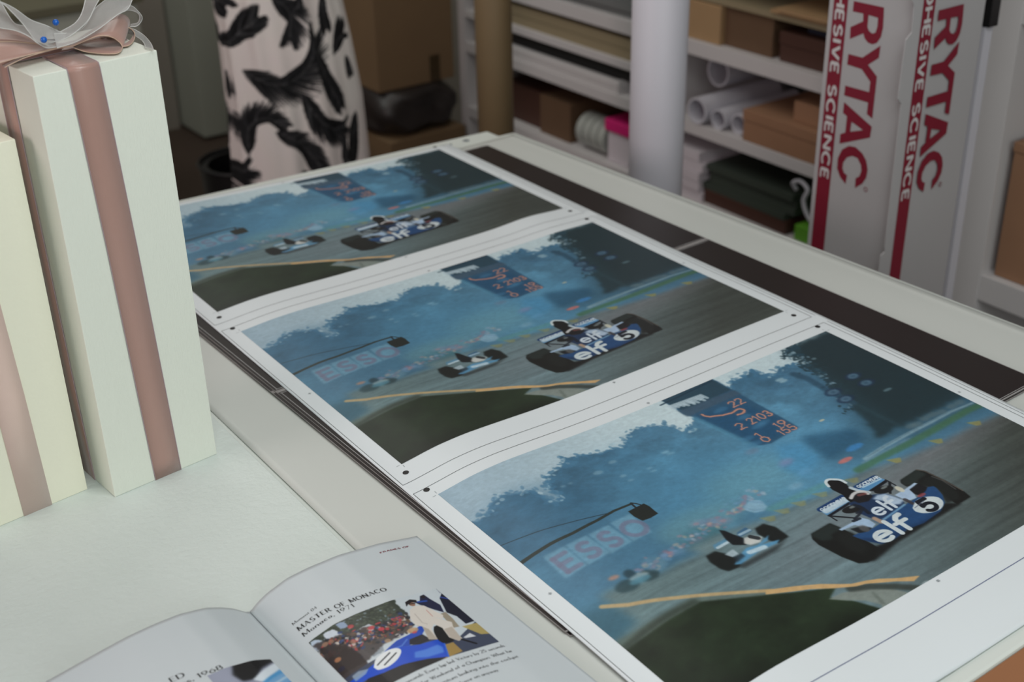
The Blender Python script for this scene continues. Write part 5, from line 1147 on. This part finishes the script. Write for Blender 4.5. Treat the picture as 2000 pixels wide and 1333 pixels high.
zl = [.30, .495, .685, .834, .978, 1.1, 1.25, 1.42, 1.47, 1.50]
xl = [1.255, 1.262, 1.273, 1.273, 1.270, 1.285, 1.29, 1.25, 1.30, 1.37]
xr_ = [1.66, 1.650, 1.642, 1.622, 1.596, 1.575, 1.57, 1.61, 1.56, 1.49]
XL = np.interp(ZZ, zl, xl); XR = np.interp(ZZ, zl, xr_)
fold = 1+.030*np.sin(TT*9+ZZ*3)+.022*np.sin(TT*15-ZZ*2+1)+.010*np.sin(TT*23+ZZ*5)
amp_ = (XR-XL)/2
Xd = (XL+XR)/2+amp_*np.cos(TT)*(1+(fold-1)*.5); Yd = 3.0+.125*(amp_/.19)*np.sin(TT)*fold
ink = dc.a/255.0; vi = np.clip((1.10-ZZ)/.80*539, 0, 539).astype(int); vi = np.where(ZZ > 1.10, (np.clip((ZZ-1.10)/.80*539, 0, 539)).astype(int), vi)
ui = np.clip((Xd-1.15)/.62*419, 0, 419).astype(int)
grid_mesh('dress_fabric', np.stack([Xd-1.45, Yd-3.0, ZZ], -1), M['dress'], DR, colors=ink[vi, ui])
q = MB(); q.tube((0, 0, .025), (0, 0, 1.50), .012, n=16); q.build('stand_pole', M['black'], DR)
q = MB(); q.tube((0, 0, 0), (0, 0, .025), .16, n=40); q.build('stand_base', M['black'], DR)
q = MB(); q.path(catmull([(-.16, 0, 1.43), (-.08, 0, 1.485), (0, 0, 1.50), (.08, 0, 1.485), (.16, 0, 1.43)], 6).tolist(), .009, 10); q.build('hanger', M['black'], DR)

bn = empty('waste_bin', (1.47, 3.42, 0)); tag(bn, 'black waste bin on the floor behind the dress', 'bin')
q = MB(); q.tube((0, 0, 0), (0, 0, .40), .105, .125, n=40, hollow=.102); q.build('body', M['black'], bn, smooth=False)
q = MB(); q.tube((0, 0, 0), (0, 0, .006), .104, n=40); q.build('floor_disc', M['black'], bn)
q = MB(); q.path([(.127*math.cos(a), .127*math.sin(a), .405) for a in np.linspace(0, 2*math.pi, 40)], .006, 8); q.build('rim', M['black'], bn)

cb = empty('tall_cabinet', (2.1, 4.95, 0)); tag(cb, 'tall grey-white cabinet at the back of the room behind the dress', 'cabinet')
q = MB(); q.box(-.185, -.15, .012, -.045, .25, 2.1); q.build('side_panel', M['cab'], cb, bevel=.002)
q = MB(); q.box(-.0445, -.10, .05, .45, .25, 2.1); q.build('door', M['cab'], cb, bevel=.002)
q = MB(); q.box(-.0445, -.08, 0, .45, .22, .0495); q.build('plinth', M['black'], cb)
q = MB(); q.box(.40, -.115, .9, .412, -.1005, 1.05); q.build('handle', M['metal'], cb)
pn = MB(); pn.box(1.70, 5.02, 0, 1.905, 5.08, 2.2)
tag(pn.build('leaning_panel', M['wall']), 'brownish grey panel standing left of the tall cabinet', 'panel')
tl = empty('low_chest', (1.05, 4.2, 0)); tag(tl, 'low grey chest blurred behind the tall gift box bow', 'chest')
q = MB(); q.box(-.50, -.20, 0, .385, .25, .772); q.build('body', M['cab'], tl, bevel=.003)
q = MB(); q.box(-.52, -.22, .7725, .40, .27, .80); q.build('top', M['olive'], tl, bevel=.003)
q = MB(); q.box(-.46, -.204, .42, .34, -.2005, .70); q.build('drawer', M['cab'], tl, bevel=.001)
